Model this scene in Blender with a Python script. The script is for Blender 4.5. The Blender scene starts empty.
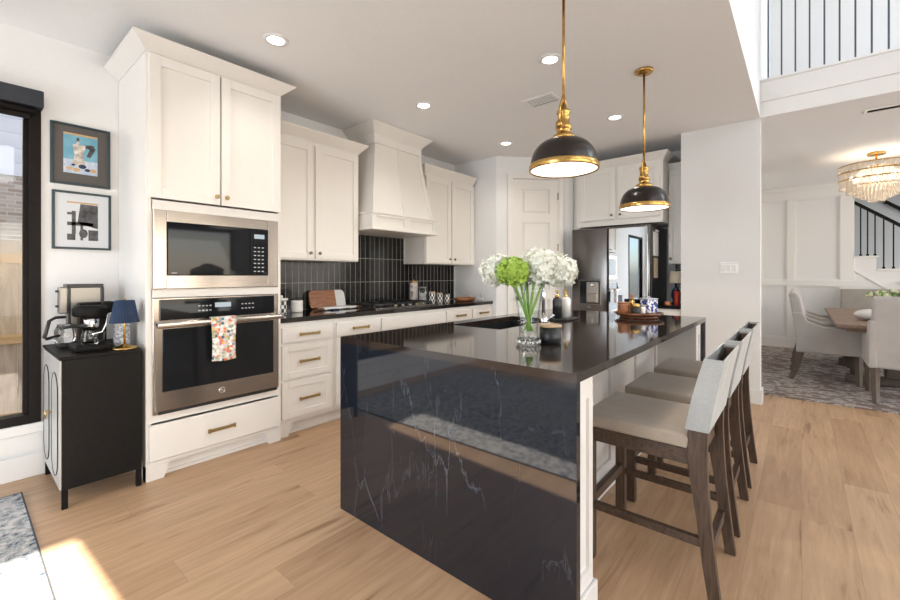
import bpy, bmesh, math, random
from math import pi, sin, cos, radians as R
from mathutils import Vector, Matrix
random.seed(7)
S = bpy.context.scene
COL = S.collection

# ------------------------------------------------------------------ camera
cam = bpy.data.cameras.new('camera'); camo = bpy.data.objects.new('camera', cam); COL.objects.link(camo)
camo.location = (0, 0, 1.241); camo.rotation_euler = (R(90), 0, R(-49.9))
cam.sensor_width = 36; cam.lens = 36 * 417.66 / 900; cam.shift_y = -24.8 / 900
cam.clip_start = 0.05; cam.clip_end = 200
S.camera = camo
# ------------------------------------------------------------------ world, sun, daylight, fill lamps, exposure
w = bpy.data.worlds.new('sky'); S.world = w; w.use_nodes = True
nt = w.node_tree; bg = nt.nodes['Background']
sky = nt.nodes.new('ShaderNodeTexSky'); sky.sky_type = 'NISHITA'; sky.sun_disc = False
sky.sun_elevation = R(37); sky.sun_rotation = R(183); sky.air_density = 0.8; sky.dust_density = 1.5
nt.links.new(sky.outputs[0], bg.inputs[0]); bg.inputs[1].default_value = 0.42
sl = bpy.data.lights.new('sun', 'SUN'); sl.energy = 28; sl.angle = R(0.4); sl.color = (1, .93, .84)
so = bpy.data.objects.new('sun', sl); COL.objects.link(so)
so.rotation_euler = Vector((-.055, 1, -.7536)).to_track_quat('-Z', 'Y').to_euler()
def area(name, loc, d, sx, sy, e, col=(1, .98, .96)):
    l = bpy.data.lights.new(name, 'AREA'); l.shape = 'RECTANGLE'; l.size = sx; l.size_y = sy; l.energy = e; l.color = col
    o = bpy.data.objects.new(name, l); COL.objects.link(o); o.location = loc
    o.rotation_euler = Vector(d).to_track_quat('-Z', 'Z').to_euler(); return o
area('fill_patio_doors', (0.5, -4.15, 1.3), (0, 1, 1.1), 7.4, 2.3, 115, (.97, .98, 1))  # added frontal fill at unseen doors, tilted up to lift the ceiling
area('fill_upper_wall', (1.0, -4.12, 4.2), (0, 1, -.25), 6.0, 1.9, 62, (.97, .98, 1))  # added fill along a mostly solid wall; only one narrow window is cut there
area('daylight_left_windows', (-3.75, 1.75, 1.4), (1, 0, 0.75), 3.0, 2.0, 148, (.90, .95, 1))
area('fill_dining', (7.4, -4.15, 1.4), (0, 1, 0.05), 3.2, 2.0, 82, (1, .97, .94))  # added fill to brighten the dining room, set at a guessed opening
area('fill_hall', (5.9, -3.9, 4.3), (0, 1, 0), 1.6, 1.6, 75, (.9, .95, 1))  # added fill that whitens the landing wall; no window stands here
S.view_settings.view_transform = 'Standard'; S.view_settings.look = 'None'
S.view_settings.exposure = 0.07; S.view_settings.gamma = 1

# ------------------------------------------------------------------ materials
def mat(name, col=(.8, .8, .8), rough=.5, metal=0, spec=None, emit=None, es=0, trans=0, coat=0, sheen=0, ior=None):
    m = bpy.data.materials.new(name); m.use_nodes = True
    b = m.node_tree.nodes['Principled BSDF']
    b.inputs['Base Color'].default_value = (*col, 1); b.inputs['Roughness'].default_value = rough
    b.inputs['Metallic'].default_value = metal
    if spec is not None: b.inputs['Specular IOR Level'].default_value = spec
    if trans: b.inputs['Transmission Weight'].default_value = trans
    if coat: b.inputs['Coat Weight'].default_value = coat; b.inputs['Coat Roughness'].default_value = .08
    if sheen: b.inputs['Sheen Weight'].default_value = sheen
    if ior: b.inputs['IOR'].default_value = ior
    if emit: b.inputs['Emission Color'].default_value = (*emit, 1); b.inputs['Emission Strength'].default_value = es
    return m
def N(m, t, **k):
    n = m.node_tree.nodes.new(t)
    for a, v in k.items():
        if a in n.inputs.keys() if hasattr(n.inputs, 'keys') else False: n.inputs[a].default_value = v
        else: setattr(n, a, v)
    return n
def L(m, a, b): m.node_tree.links.new(a, b)
def BS(m): return m.node_tree.nodes['Principled BSDF']
def ramp(m, fac, stops):
    r = N(m, 'ShaderNodeValToRGB'); L(m, fac, r.inputs[0]); e = r.color_ramp.elements
    e[0].position, e[0].color = stops[0][0], (*stops[0][1], 1); e[1].position, e[1].color = stops[-1][0], (*stops[-1][1], 1)
    for p, c in stops[1:-1]:
        x = e.new(p); x.color = (*c, 1)
    return r.outputs[0]
def coords(m, sc=(1, 1, 1), rot=(0, 0, 0), world=True):
    t = N(m, 'ShaderNodeTexCoord'); mp = N(m, 'ShaderNodeMapping')
    if world:
        g = N(m, 'ShaderNodeNewGeometry'); L(m, g.outputs['Position'], mp.inputs[0])
    else: L(m, t.outputs['Object'], mp.inputs[0])
    mp.inputs['Scale'].default_value = sc; mp.inputs['Rotation'].default_value = rot
    return mp.outputs[0]
def noise(m, vec, scale, detail=4, rough=.5, dist=0):
    n = N(m, 'ShaderNodeTexNoise'); L(m, vec, n.inputs['Vector'])
    n.inputs['Scale'].default_value = scale; n.inputs['Detail'].default_value = detail
    n.inputs['Roughness'].default_value = rough; n.inputs['Distortion'].default_value = dist
    return n.outputs[0]
def bump(m, h, s=.2, d=.01):
    b = N(m, 'ShaderNodeBump'); L(m, h, b.inputs['Height']); b.inputs['Strength'].default_value = s; b.inputs['Distance'].default_value = d
    L(m, b.outputs[0], BS(m).inputs['Normal'])
def mix(m, f, a, b, mode='MIX'):
    x = N(m, 'ShaderNodeMix', data_type='RGBA', blend_type=mode)
    for i, v in ((0, f), (6, a), (7, b)):
        if hasattr(v, 'links') or hasattr(v, 'is_output'): L(m, v, x.inputs[i])
        else: x.inputs[i].default_value = v if i == 0 else (*v, 1)
    return x.outputs[2]
def noisy(name, c1, c2, scale=30, rough=.6, bs=.1, sc=(1, 1, 1), metal=0, world=False, detail=4, p=(.3, .7), **k):
    m = mat(name, c1, rough, metal, **k); v = coords(m, sc, world=world); n = noise(m, v, scale, detail)
    L(m, ramp(m, n, [(p[0], c1), (p[1], c2)]), BS(m).inputs['Base Color'])
    if bs: bump(m, n, bs, .003)
    return m
M = {}
M['wall'] = noisy('wall_paint', (.80, .80, .797), (.82, .82, .817), 90, .7, .06, world=True)
M['ceil'] = noisy('ceiling_paint', (.87, .872, .874), (.885, .888, .89), 45, .85, .35, world=True)
M['trim'] = mat('trim_paint', (.83, .82, .80), .4)
M['cab'] = noisy('cabinet_paint', (.81, .785, .745), (.82, .795, .755), 8, .38, 0)
M['cabw'] = noisy('island_paint', (.80, .785, .77), (.81, .795, .78), 8, .4, 0)
M['steel'] = noisy('brushed_steel', (.33, .29, .255), (.42, .37, .33), 6, .2, 0, (1, 1, 60), 1)
M['dsteel'] = noisy('black_stainless', (.15, .142, .14), (.20, .19, .185), 6, .22, 0, (60, 60, 1), 1)
M['chrome'] = mat('chrome', (.8, .8, .82), .08, 1)
M['silver'] = mat('satin_silver', (.33, .315, .29), .42, 1)
M['brass'] = noisy('aged_brass', (.46, .27, .075), (.64, .42, .15), 40, .25, 0, metal=1)
M['brassd'] = noisy('pull_brass', (.40, .29, .13), (.55, .41, .2), 40, .35, 0, metal=1)
M['bronze'] = noisy('dark_bronze', (.008, .005, .004), (.016, .010, .007), 12, .27, .02, spec=.45)
M['black'] = mat('black_plastic', (.015, .016, .018), .35)
M['blackm'] = noisy('black_powder_coat', (.010, .009, .009), (.013, .012, .011), 60, .45, .05, spec=.1)
M['bglass'] = mat('black_glass', (.010, .011, .013), .04, 0, .3)
M['mirror'] = mat('mirror_glass', (.50, .52, .54), .015, 1)
M['winblack'] = noisy('window_black', (.010, .008, .008), (.014, .011, .010), 30, .45, .05, spec=.12)
M['knob'] = mat('knob_pewter', (.25, .21, .17), .3, 1)
M['white'] = mat('white_ceramic', (.82, .81, .79), .25)
M['whitep'] = mat('white_paper', (.85, .84, .82), .7)
M['navy'] = noisy('navy_pleat', (.008, .022, .062), (.016, .042, .105), 8, .7, 0)
M['shade'] = mat('inner_shade_white', (.9, .88, .84), .5, emit=(1, .93, .82), es=3.2)
M['diff'] = mat('pendant_diffuser', (.9, .88, .85), .5, emit=(1, .93, .84), es=2.2)
M['bulb'] = mat('bulb', (1, .95, .85), .4, emit=(1, .92, .8), es=4)
M['cream'] = mat('cream_lampshade', (.75, .66, .52), .8)
M['glass'] = mat('clear_glass', (1, 1, 1), .02, trans=1, ior=1.45)
M['water'] = mat('vase_glass', (.93, .98, .96), .03, trans=1, ior=1.33)
M['red'] = mat('red_glaze', (.45, .04, .02), .3)
M['orange'] = mat('orange_glaze', (.75, .25, .08), .4)
M['dnavy'] = mat('dark_blue_glaze', (.02, .04, .09), .2)
M['crystal'] = mat('crystal', (.86, .80, .72), .06, trans=.5, ior=1.5, emit=(1, .82, .6), es=.03)
M['wax'] = mat('white_petal_flowers', (.72, .74, .50), .6)
m = bpy.data.materials.new('thin_vase_glass'); m.use_nodes = True; t = m.node_tree; t.nodes.clear()
o_ = t.nodes.new('ShaderNodeOutputMaterial'); mx = t.nodes.new('ShaderNodeMixShader'); lw = t.nodes.new('ShaderNodeLayerWeight'); lw.inputs[0].default_value = .5
rm = t.nodes.new('ShaderNodeValToRGB'); rm.color_ramp.elements[0].color = (.97, .985, .98, 1); rm.color_ramp.elements[1].color = (.62, .68, .67, 1); rm.color_ramp.elements[0].position = .45
rf = t.nodes.new('ShaderNodeValToRGB'); rf.color_ramp.elements[0].color = (.035, .035, .035, 1); rf.color_ramp.elements[1].color = (.4, .4, .4, 1); rf.color_ramp.elements[0].position = .5
tr = t.nodes.new('ShaderNodeBsdfTransparent'); gl = t.nodes.new('ShaderNodeBsdfGlossy'); gl.inputs['Roughness'].default_value = .03
t.links.new(lw.outputs['Facing'], rm.inputs[0]); t.links.new(lw.outputs['Facing'], rf.inputs[0]); t.links.new(rm.outputs[0], tr.inputs[0]); t.links.new(rf.outputs[0], mx.inputs[0])
t.links.new(tr.outputs[0], mx.inputs[1]); t.links.new(gl.outputs[0], mx.inputs[2]); t.links.new(mx.outputs[0], o_.inputs[0]); M['vglass'] = m
# window pane: thin glass
m = bpy.data.materials.new('window_pane'); m.use_nodes = True; t = m.node_tree; t.nodes.clear()
o_ = t.nodes.new('ShaderNodeOutputMaterial'); mx = t.nodes.new('ShaderNodeMixShader'); mx.inputs[0].default_value = .03
tr = t.nodes.new('ShaderNodeBsdfTransparent'); gl = t.nodes.new('ShaderNodeBsdfGlossy'); gl.inputs['Roughness'].default_value = .02
t.links.new(tr.outputs[0], mx.inputs[1]); t.links.new(gl.outputs[0], mx.inputs[2]); t.links.new(mx.outputs[0], o_.inputs[0]); M['pane'] = m
# oak floor, planks along X
m = mat('oak_floor', rough=.42); v0 = coords(m); sx_ = N(m, 'ShaderNodeSeparateXYZ'); L(m, v0, sx_.inputs[0])
def MA(m, op, a, b_=0.0):
    x = N(m, 'ShaderNodeMath', operation=op)
    for i, q_ in enumerate((a, b_)):
        if isinstance(q_, (int, float)): x.inputs[i].default_value = q_
        else: L(m, q_, x.inputs[i])
    return x.outputs[0]
wn = N(m, 'ShaderNodeTexWhiteNoise', noise_dimensions='1D'); L(m, MA(m, 'FLOOR', MA(m, 'DIVIDE', sx_.outputs[1], .19)), wn.inputs['W'])
cx_ = N(m, 'ShaderNodeCombineXYZ'); L(m, MA(m, 'MULTIPLY_ADD', wn.outputs[0], 7.0), cx_.inputs[0]); cx_.inputs[0].links[0].from_node.inputs[2].default_value = 0
L(m, MA(m, 'ADD', sx_.outputs[0], MA(m, 'MULTIPLY', wn.outputs[0], 7.0)), cx_.inputs[0]); L(m, sx_.outputs[1], cx_.inputs[1]); v = cx_.outputs[0]
def brick(m, v, sc, w_, h_, mortar, c1, c2, cm, off=.37):
    b = N(m, 'ShaderNodeTexBrick'); L(m, v, b.inputs['Vector']); b.offset = off; b.offset_frequency = 1 if off != .5 else 2
    b.inputs['Scale'].default_value = sc; b.inputs['Brick Width'].default_value = w_; b.inputs['Row Height'].default_value = h_
    b.inputs['Mortar Size'].default_value = mortar; b.inputs['Mortar Smooth'].default_value = .1
    b.inputs['Color1'].default_value = (*c1, 1); b.inputs['Color2'].default_value = (*c2, 1); b.inputs['Mortar'].default_value = (*cm, 1)
    return b
b = brick(m, v, 1, 1.5, .19, .0012, (.0, .0, .0), (1, 1, 1), (.5, .5, .5))
base = ramp(m, b.outputs['Color'], [(0, (.49, .31, .182)), (.5, (.55, .358, .215)), (1, (.60, .405, .25))])
off = N(m, 'ShaderNodeVectorMath', operation='MULTIPLY_ADD'); L(m, b.outputs['Color'], off.inputs[0]); off.inputs[1].default_value = (17, 11, 5); L(m, v, off.inputs[2])
mp = N(m, 'ShaderNodeMapping'); L(m, off.outputs[0], mp.inputs[0]); mp.inputs['Scale'].default_value = (1.3, 16, 1)
g1 = noise(m, mp.outputs[0], 2.2, 8, .62, .6)
mp2 = N(m, 'ShaderNodeMapping'); L(m, off.outputs[0], mp2.inputs[0]); mp2.inputs['Scale'].default_value = (.9, 8, 1)
g2 = noise(m, mp2.outputs[0], 1.6, 4, .55, .7)
c = mix(m, 1, base, ramp(m, g1, [(.3, (.83, .80, .77)), (.7, (1.08, 1.08, 1.08))]), 'MULTIPLY')
c = mix(m, 1, c, ramp(m, g2, [(.29, (.60, .50, .42)), (.40, (.96, .95, .94)), (.7, (1.07, 1.07, 1.07))]), 'MULTIPLY')
c = mix(m, b.outputs['Fac'], c, (.40, .26, .155))
L(m, c, BS(m).inputs['Base Color']); bump(m, g1, .06, .002); M['floor'] = m
# black tile, stacked vertical, grout
m = mat('black_tile', rough=.07, spec=.16)
def tilemat(m, rot):
    v = coords(m, (1, 1, 1), rot)
    mpp = N(m, 'ShaderNodeMapping'); L(m, v, mpp.inputs[0]); mpp.inputs['Location'].default_value = (0, -.914 + .0, 0)
    b = brick(m, mpp.outputs[0], 1, .0655, .2545, .0022, (0, 0, 0), (1, 1, 1), (.5, .5, .5), 0)
    c = ramp(m, b.outputs['Color'], [(0, (.006, .006, .007)), (1, (.02, .019, .019))])
    n = noise(m, mpp.outputs[0], 14, 3, .5, 1.5)
    c = mix(m, 1, c, ramp(m, n, [(.3, (.7, .7, .7)), (.7, (1.6, 1.6, 1.6))]), 'MULTIPLY')
    c = mix(m, b.outputs['Fac'], c, (.40, .39, .37)); L(m, c, BS(m).inputs['Base Color'])
    L(m, ramp(m, b.outputs['Fac'], [(0, (.1,) * 3), (1, (.8,) * 3)]), BS(m).inputs['Roughness'])
    bump(m, n, .22, .004)
tilemat(m, (R(-90), 0, 0)); M['tile'] = m
m = mat('black_tile_side', rough=.09, spec=.6); tilemat(m, (R(-90), 0, R(90))); M['tile2'] = m
# black quartz
def quartz(name, base, vein, amt, rough, spc=.85):
    m = mat(name, base, rough, spec=spc); v = coords(m, (1, 1, 1))
    vv = N(m, 'ShaderNodeMapping'); L(m, v, vv.inputs[0]); vv.inputs['Scale'].default_value = (1.7, 1.7, .36); vv.inputs['Rotation'].default_value = (R(9), R(6), 0)
    wr = noise(m, vv.outputs[0], 5, 6, .65); ad = N(m, 'ShaderNodeVectorMath', operation='MULTIPLY_ADD'); L(m, wr, ad.inputs[0]); ad.inputs[1].default_value = (.34, .34, .12); L(m, vv.outputs[0], ad.inputs[2])
    vo = N(m, 'ShaderNodeTexVoronoi', feature='DISTANCE_TO_EDGE'); L(m, ad.outputs[0], vo.inputs['Vector']); vo.inputs['Scale'].default_value = 3.4
    k = ramp(m, vo.outputs['Distance'], [(0, (1, 1, 1)), (.006, (.3,) * 3), (.014, (0, 0, 0))])
    n2 = noise(m, v, 3.3, 4, .6); k2 = mix(m, 1, k, ramp(m, n2, [(.44, (0, 0, 0)), (.66, (1, 1, 1))]), 'MULTIPLY')
    n3 = noise(m, v, 130, 2)
    bb = ramp(m, n3, [(.3, tuple(x * .9 for x in base)), (.7, tuple(x * 1.1 for x in base))])
    bw = N(m, 'ShaderNodeRGBToBW'); L(m, k2, bw.inputs[0])
    mu = N(m, 'ShaderNodeMath', operation='MULTIPLY'); L(m, bw.outputs[0], mu.inputs[0]); mu.inputs[1].default_value = amt
    L(m, mix(m, mu.outputs[0], bb, vein), BS(m).inputs['Base Color']); return m
M['quartz'] = quartz('black_quartz_coollit', (.010, .013, .020), (.30, .33, .38), .40, .04, .62); M['quartz_warmlit'] = quartz('black_quartz_warmlit', (.026, .018, .014), (.2, .19, .18), .25, .07)  # one stone: brown top and navy ends carry reflected light in the colour
M['granite'] = quartz('black_counter', (.012, .011, .011), (.12, .11, .1), .3, .08)
# woods
def wood(name, c1, c2, sc=(3, 3, 30), rough=.5, scale=2.5):
    m = mat(name, c1, rough); v = coords(m, sc, world=False); n = noise(m, v, scale, 7, .6, .8)
    L(m, ramp(m, n, [(.3, c1), (.7, c2)]), BS(m).inputs['Base Color']); bump(m, n, .12, .002); return m
M['stoolwood'] = wood('weathered_brown_wood', (.028, .016, .010), (.108, .064, .038), (30, 30, 3))
M['stoolrail'] = wood('weathered_brown_rail', (.028, .016, .010), (.108, .064, .038), (3, 30, 30))
M['tablewood'] = wood('washed_table_wood', (.22, .14, .10), (.34, .235, .18), (3, 25, 25))
M['chairleg'] = wood('greybrown_leg_wood', (.10, .075, .058), (.16, .12, .095), (25, 25, 3))
M['acacia'] = wood('acacia_wood', (.16, .05, .018), (.42, .17, .06), (4, 20, 20), .35)
M['darkwood'] = wood('walnut_board', (.07, .022, .01), (.24, .09, .035), (4, 14, 20), .25)
M['palewood'] = wood('pale_wood_lid', (.45, .30, .18), (.58, .42, .27), (6, 30, 6), .5)
M['fence'] = wood('fence_board', (.36, .25, .17), (.62, .47, .34), (9, 9, 1.2), .85, 2)
M['fencerail'] = wood('fence_rail', (.55, .33, .14), (.68, .44, .21), (1.2, 9, 9), .8, 2)
M['stairwood'] = M['winblack']
# fabrics
def weave(name, c1, c2, sc=260, rough=.9, bs=.3):
    m = mat(name, c1, rough, sheen=.2); v = coords(m, world=False); n = noise(m, v, sc, 2); n2 = noise(m, v, 7, 3)
    c = mix(m, .5, ramp(m, n, [(.35, c1), (.65, c2)]), ramp(m, n2, [(.3, c1), (.7, c2)])); L(m, c, BS(m).inputs['Base Color'])
    bump(m, n, bs, .002); return m
M['seat'] = weave('greige_linen', (.34, .285, .23), (.43, .37, .305))
M['sling'] = weave('pale_grey_linen', (.34, .355, .355), (.50, .515, .515))
M['chairfab'] = weave('cream_upholstery', (.44, .42, .405), (.54, .515, .49))
M['benchfab'] = weave('taupe_upholstery', (.33, .30, .27), (.42, .39, .35))
# rugs
def rugmat(name, cols, scs, rough=.95):
    m = mat(name, cols[0], rough); v = coords(m, scs[0])
    vo = N(m, 'ShaderNodeTexVoronoi'); L(m, v, vo.inputs['Vector']); vo.inputs['Scale'].default_value = scs[1]
    n = noise(m, v, scs[2], 6, .65, 1.0); n2 = noise(m, coords(m), 1.6, 3)
    a = N(m, 'ShaderNodeMath', operation='MULTIPLY'); L(m, vo.outputs['Distance'], a.inputs[0]); a.inputs[1].default_value = .55
    s = N(m, 'ShaderNodeMath', operation='ADD'); L(m, a.outputs[0], s.inputs[0]); L(m, n, s.inputs[1])
    s2 = N(m, 'ShaderNodeMath', operation='MULTIPLY_ADD'); L(m, n2, s2.inputs[0]); s2.inputs[1].default_value = .35; L(m, s.outputs[0], s2.inputs[2])
    L(m, ramp(m, s2.outputs[0], cols[1]), BS(m).inputs['Base Color']); bump(m, n, .3, .004); return m
M['rug'] = rugmat('distressed_blue_rug', ((.4, .4, .4), [(.64, (.03, .05, .08)), (.74, (.12, .15, .19)), (.79, (.50, .50, .48)), (.84, (.08, .10, .13)), (.90, (.56, .55, .52)), (.97, (.22, .24, .26)), (1.04, (.58, .56, .53))]), ((1, 1, 1), 24, 30))
M['drug'] = rugmat('streaked_grey_rug', ((.3, .27, .25), [(.66, (.05, .04, .036)), (.74, (.12, .09, .075)), (.79, (.60, .55, .51)), (.85, (.10, .08, .07)), (.90, (.62, .57, .53)), (1.0, (.20, .15, .13))]), ((3.4, 1.5, 1), 4.5, 4.2))
M['rugedge'] = noisy('rug_binding', (.05, .055, .065), (.08, .085, .095), 80, .95)
# exterior
m = mat('house_brick', rough=.9); v = coords(m, rot=(R(-90), 0, 0)); b = brick(m, v, 1, .15, .052, .007, (.42, .31, .24), (.66, .57, .49), (.62, .58, .53), .5)
L(m, b.outputs['Color'], BS(m).inputs['Base Color']); M['brick'] = m
m = mat('white_siding', rough=.6); v = coords(m, (1, 1, 5.2)); wv = N(m, 'ShaderNodeTexWave', wave_type='BANDS', bands_direction='Z', wave_profile='SAW'); L(m, v, wv.inputs[0]); wv.inputs['Scale'].default_value = .31
L(m, ramp(m, wv.outputs[0], [(0, (.60, .63, .68)), (.08, (.80, .82, .86)), (1, (.86, .88, .92))]), BS(m).inputs['Base Color']); M['siding'] = m
M['grass'] = noisy('grass', (.10, .16, .05), (.2, .26, .09), 20, .9, 0)
M['roof'] = noisy('grey_shingle', (.2, .2, .21), (.3, .3, .31), 20, .9, 0)
# towel floral
m = mat('floral_cloth', rough=.9); v = coords(m, world=False); vo = N(m, 'ShaderNodeTexVoronoi'); L(m, v, vo.inputs['Vector']); vo.inputs['Scale'].default_value = 52
sp = N(m, 'ShaderNodeSeparateColor'); L(m, vo.outputs['Color'], sp.inputs[0])
rr = N(m, 'ShaderNodeValToRGB'); L(m, sp.outputs[0], rr.inputs[0]); rr.color_ramp.interpolation = 'CONSTANT'
cs = [(0, (.85, .83, .8)), (.22, (.75, .22, .06)), (.36, (.06, .12, .16)), (.5, (.82, .50, .14)), (.6, (.30, .38, .20)), (.7, (.85, .83, .8)), (.82, (.62, .20, .20)), (.92, (.25, .33, .42))]
e = rr.color_ramp.elements; e[0].color = (*cs[0][1], 1); e[1].position = cs[1][0]; e[1].color = (*cs[1][1], 1)
for p, cc in cs[2:]:
    x = e.new(p); x.color = (*cc, 1)
c = mix(m, ramp(m, vo.outputs['Distance'], [(.45, (0, 0, 0)), (.72, (1, 1, 1))]), rr.outputs[0], (.66, .64, .61))
L(m, c, BS(m).inputs['Base Color']); M['floral'] = m
# patterned canisters
def checker(name, c1, c2, sc, rough=.3):
    m = mat(name, c1, rough); t = N(m, 'ShaderNodeTexCoord'); mp = N(m, 'ShaderNodeMapping'); L(m, t.outputs['UV'], mp.inputs[0])
    vo = N(m, 'ShaderNodeTexChecker'); L(m, t.outputs['UV'], vo.inputs[0]); vo.inputs['Scale'].default_value = sc
    vo.inputs['Color1'].default_value = (*c1, 1); vo.inputs['Color2'].default_value = (*c2, 1); L(m, vo.outputs[0], BS(m).inputs['Base Color']); return m
M['check'] = checker('black_white_check', (.78, .76, .72), (.02, .02, .02), 12)
M['blotch'] = noisy('blue_white_china', (.75, .77, .80), (.03, .06, .26), 55, .2, 0, p=(.47, .53))
M['foodjar'] = noisy('jar_contents', (.78, .76, .74), (.42, .26, .2), 32, .5, 0, p=(.5, .62))
M['marblewhite'] = noisy('white_marble', (.8, .79, .78), (.68, .68, .68), 7, .2, 0)
M['greypat'] = noisy('grey_floral_jar', (.72, .73, .76), (.33, .36, .42), 70, .4, 0, p=(.45, .55))
M['pbody'] = mat('petal_white', (.80, .82, .74), .6); M['pgreen'] = mat('petal_lime', (.33, .50, .07), .6)
M['stem'] = noisy('stem_green', (.14, .30, .04), (.25, .42, .08), 20, .5, 0); M['leaf'] = mat('leaf_green', (.17, .34, .08), .5)
M['art_blue'] = noisy('art_blue', (.10, .30, .42), (.20, .44, .55), 12, .5, 0); M['art_lb'] = noisy('art_tablecloth', (.62, .66, .72), (.35, .45, .62), 30, .5, 0)
M['art_grey'] = noisy('art_metal', (.25, .22, .20), (.75, .70, .62), 35, .5, 0); M['art_mat'] = mat('art_mat_grey', (.10, .09, .085), .8)
M['art_tan'] = mat('art_tan', (.55, .36, .18), .7); M['art_white'] = mat('art_mat_white', (.64, .66, .69), .8)
M['art_dk'] = noisy('art_dark', (.02, .02, .022), (.12, .12, .13), 30, .6, 0); M['frameteal'] = mat('frame_dark_teal', (.018, .04, .05), .4)
M['cane'] = mat('reeded_glass', (.50, .48, .455), .35)
M['display'] = mat('display_glow', (.1, .1, .1), .3, emit=(.5, .62, .68), es=.7)
M['btn'] = mat('panel_marks', (.45, .46, .48), .5)

# ------------------------------------------------------------------ builders
ORG = {}
class MB:
    def __init__(s): s.bm = bmesh.new(); s.T = Matrix.Identity(4); s.mi = 0; s.sm = False
    def _fin(s, vs, fs, smooth=False):
        for v in vs: v.co = s.T @ v.co
        for f in fs: f.material_index = s.mi; f.smooth = smooth
    def box(s, x0, x1, y0, y1, z0, z1, bev=0, seg=1, smooth=False):
        b = bmesh.new(); bmesh.ops.create_cube(b, size=1)
        for v in b.verts: v.co = Vector(((x0 + x1) / 2 + v.co.x * (x1 - x0), (y0 + y1) / 2 + v.co.y * (y1 - y0), (z0 + z1) / 2 + v.co.z * (z1 - z0)))
        if bev: bmesh.ops.bevel(b, geom=b.edges[:], offset=bev, segments=seg, affect='EDGES', profile=.5)
        return s._merge(b, smooth)
    def _merge(s, b, smooth):
        mp = {}
        for v in b.verts: mp[v] = s.bm.verts.new(s.T @ v.co)
        for f in b.faces:
            try:
                nf = s.bm.faces.new([mp[v] for v in f.verts]); nf.material_index = s.mi; nf.smooth = smooth
            except ValueError: pass
        b.free(); return s
    def prism(s, pts, axis, a, b_, bev=0):
        """pts polygon in the other two axes (x: (y,z); y: (x,z); z: (x,y)) extruded from a to b_"""
        b = bmesh.new()
        def P(p, t): return {'x': (t, p[0], p[1]), 'y': (p[0], t, p[1]), 'z': (p[0], p[1], t)}[axis]
        A = [b.verts.new(P(p, a)) for p in pts]; B = [b.verts.new(P(p, b_)) for p in pts]; n = len(pts)
        b.faces.new(A[::-1]); b.faces.new(B)
        for i in range(n): b.faces.new((A[i], A[(i + 1) % n], B[(i + 1) % n], B[i]))
        bmesh.ops.recalc_face_normals(b, faces=b.faces[:])
        if bev: bmesh.ops.bevel(b, geom=b.edges[:], offset=bev, segments=1, affect='EDGES')
        return s._merge(b, False)
    def lathe(s, prof, c=(0, 0, 0), seg=32, smooth=True, sx=1, sy=1, uv=False):
        rings = []
        for r, z in prof:
            if r < 1e-5: rings.append([s.bm.verts.new(s.T @ Vector((c[0], c[1], c[2] + z)))])
            else: rings.append([s.bm.verts.new(s.T @ Vector((c[0] + r * sx * cos(2 * pi * i / seg), c[1] + r * sy * sin(2 * pi * i / seg), c[2] + z))) for i in range(seg)])
        L_ = s.bm.loops.layers.uv.verify() if uv else None
        for j in range(len(rings) - 1):
            A, B = rings[j], rings[j + 1]
            for i in range(seg):
                k = (i + 1) % seg
                q = [A[0] if len(A) == 1 else A[i]] + ([] if len(A) == 1 else [A[k]]) + [B[0] if len(B) == 1 else B[k]] + ([] if len(B) == 1 else [B[i]])
                if len(q) < 3: continue
                f = s.bm.faces.new(q); f.smooth = smooth; f.material_index = s.mi
                if uv and len(q) == 4:
                    for lp, (a_, b2) in zip(f.loops, ((i, j), (i + 1, j), (i + 1, j + 1), (i, j + 1))): lp[L_].uv = (a_ / seg, b2 / (len(rings) - 1) * .5)
        return s
    def cyl(s, c, r, h, seg=24, r2=None, bev=0):
        r2 = r if r2 is None else r2; b = min(bev, h / 3)
        pr = [(0, 0), (r - b, 0), (r, b), (r2, h - b), (r2 - b, h), (0, h)] if b else [(0, 0), (r, 0), (r2, h), (0, h)]
        n = len(s.bm.faces); s.lathe(pr, c, seg, True)
        s.bm.faces.ensure_lookup_table()
        for f in list(s.bm.faces)[n:]:
            if len(f.verts) == 3: f.smooth = False
        if not b:
            pass
        return s
    def tube(s, pts, r, seg=10, caps=True, rs=None, flat=1.0):
        pts = [Vector(p) for p in pts]; rings = []; up = None
        for i, p in enumerate(pts):
            d = (pts[min(i + 1, len(pts) - 1)] - pts[max(i - 1, 0)]).normalized()
            if up is None:
                up = Vector((0, 0, 1)) if abs(d.z) < .9 else Vector((1, 0, 0))
            a = d.cross(up).normalized(); b = a.cross(d).normalized(); up = b
            rr = rs[i] if rs else r
            rings.append([s.bm.verts.new(s.T @ (p + a * rr * cos(2 * pi * k / seg) + b * rr * flat * sin(2 * pi * k / seg))) for k in range(seg)])
        for j in range(len(rings) - 1):
            for k in range(seg):
                f = s.bm.faces.new((rings[j][k], rings[j][(k + 1) % seg], rings[j + 1][(k + 1) % seg], rings[j + 1][k])); f.smooth = seg > 4; f.material_index = s.mi
        if caps:
            for rg in (rings[0][::-1], rings[-1]):
                f = s.bm.faces.new(rg); f.material_index = s.mi
        return s
    def ribbon(s, prof, x0, x1, bev=.003):
        """profile list of (y_front, y_back, z) -> bar between x0,x1"""
        pts = [(a, z) for a, b, z in prof] + [(b, z) for a, b, z in reversed(prof)]
        return s.prism(pts, 'x', x0, x1, 0)
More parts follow.
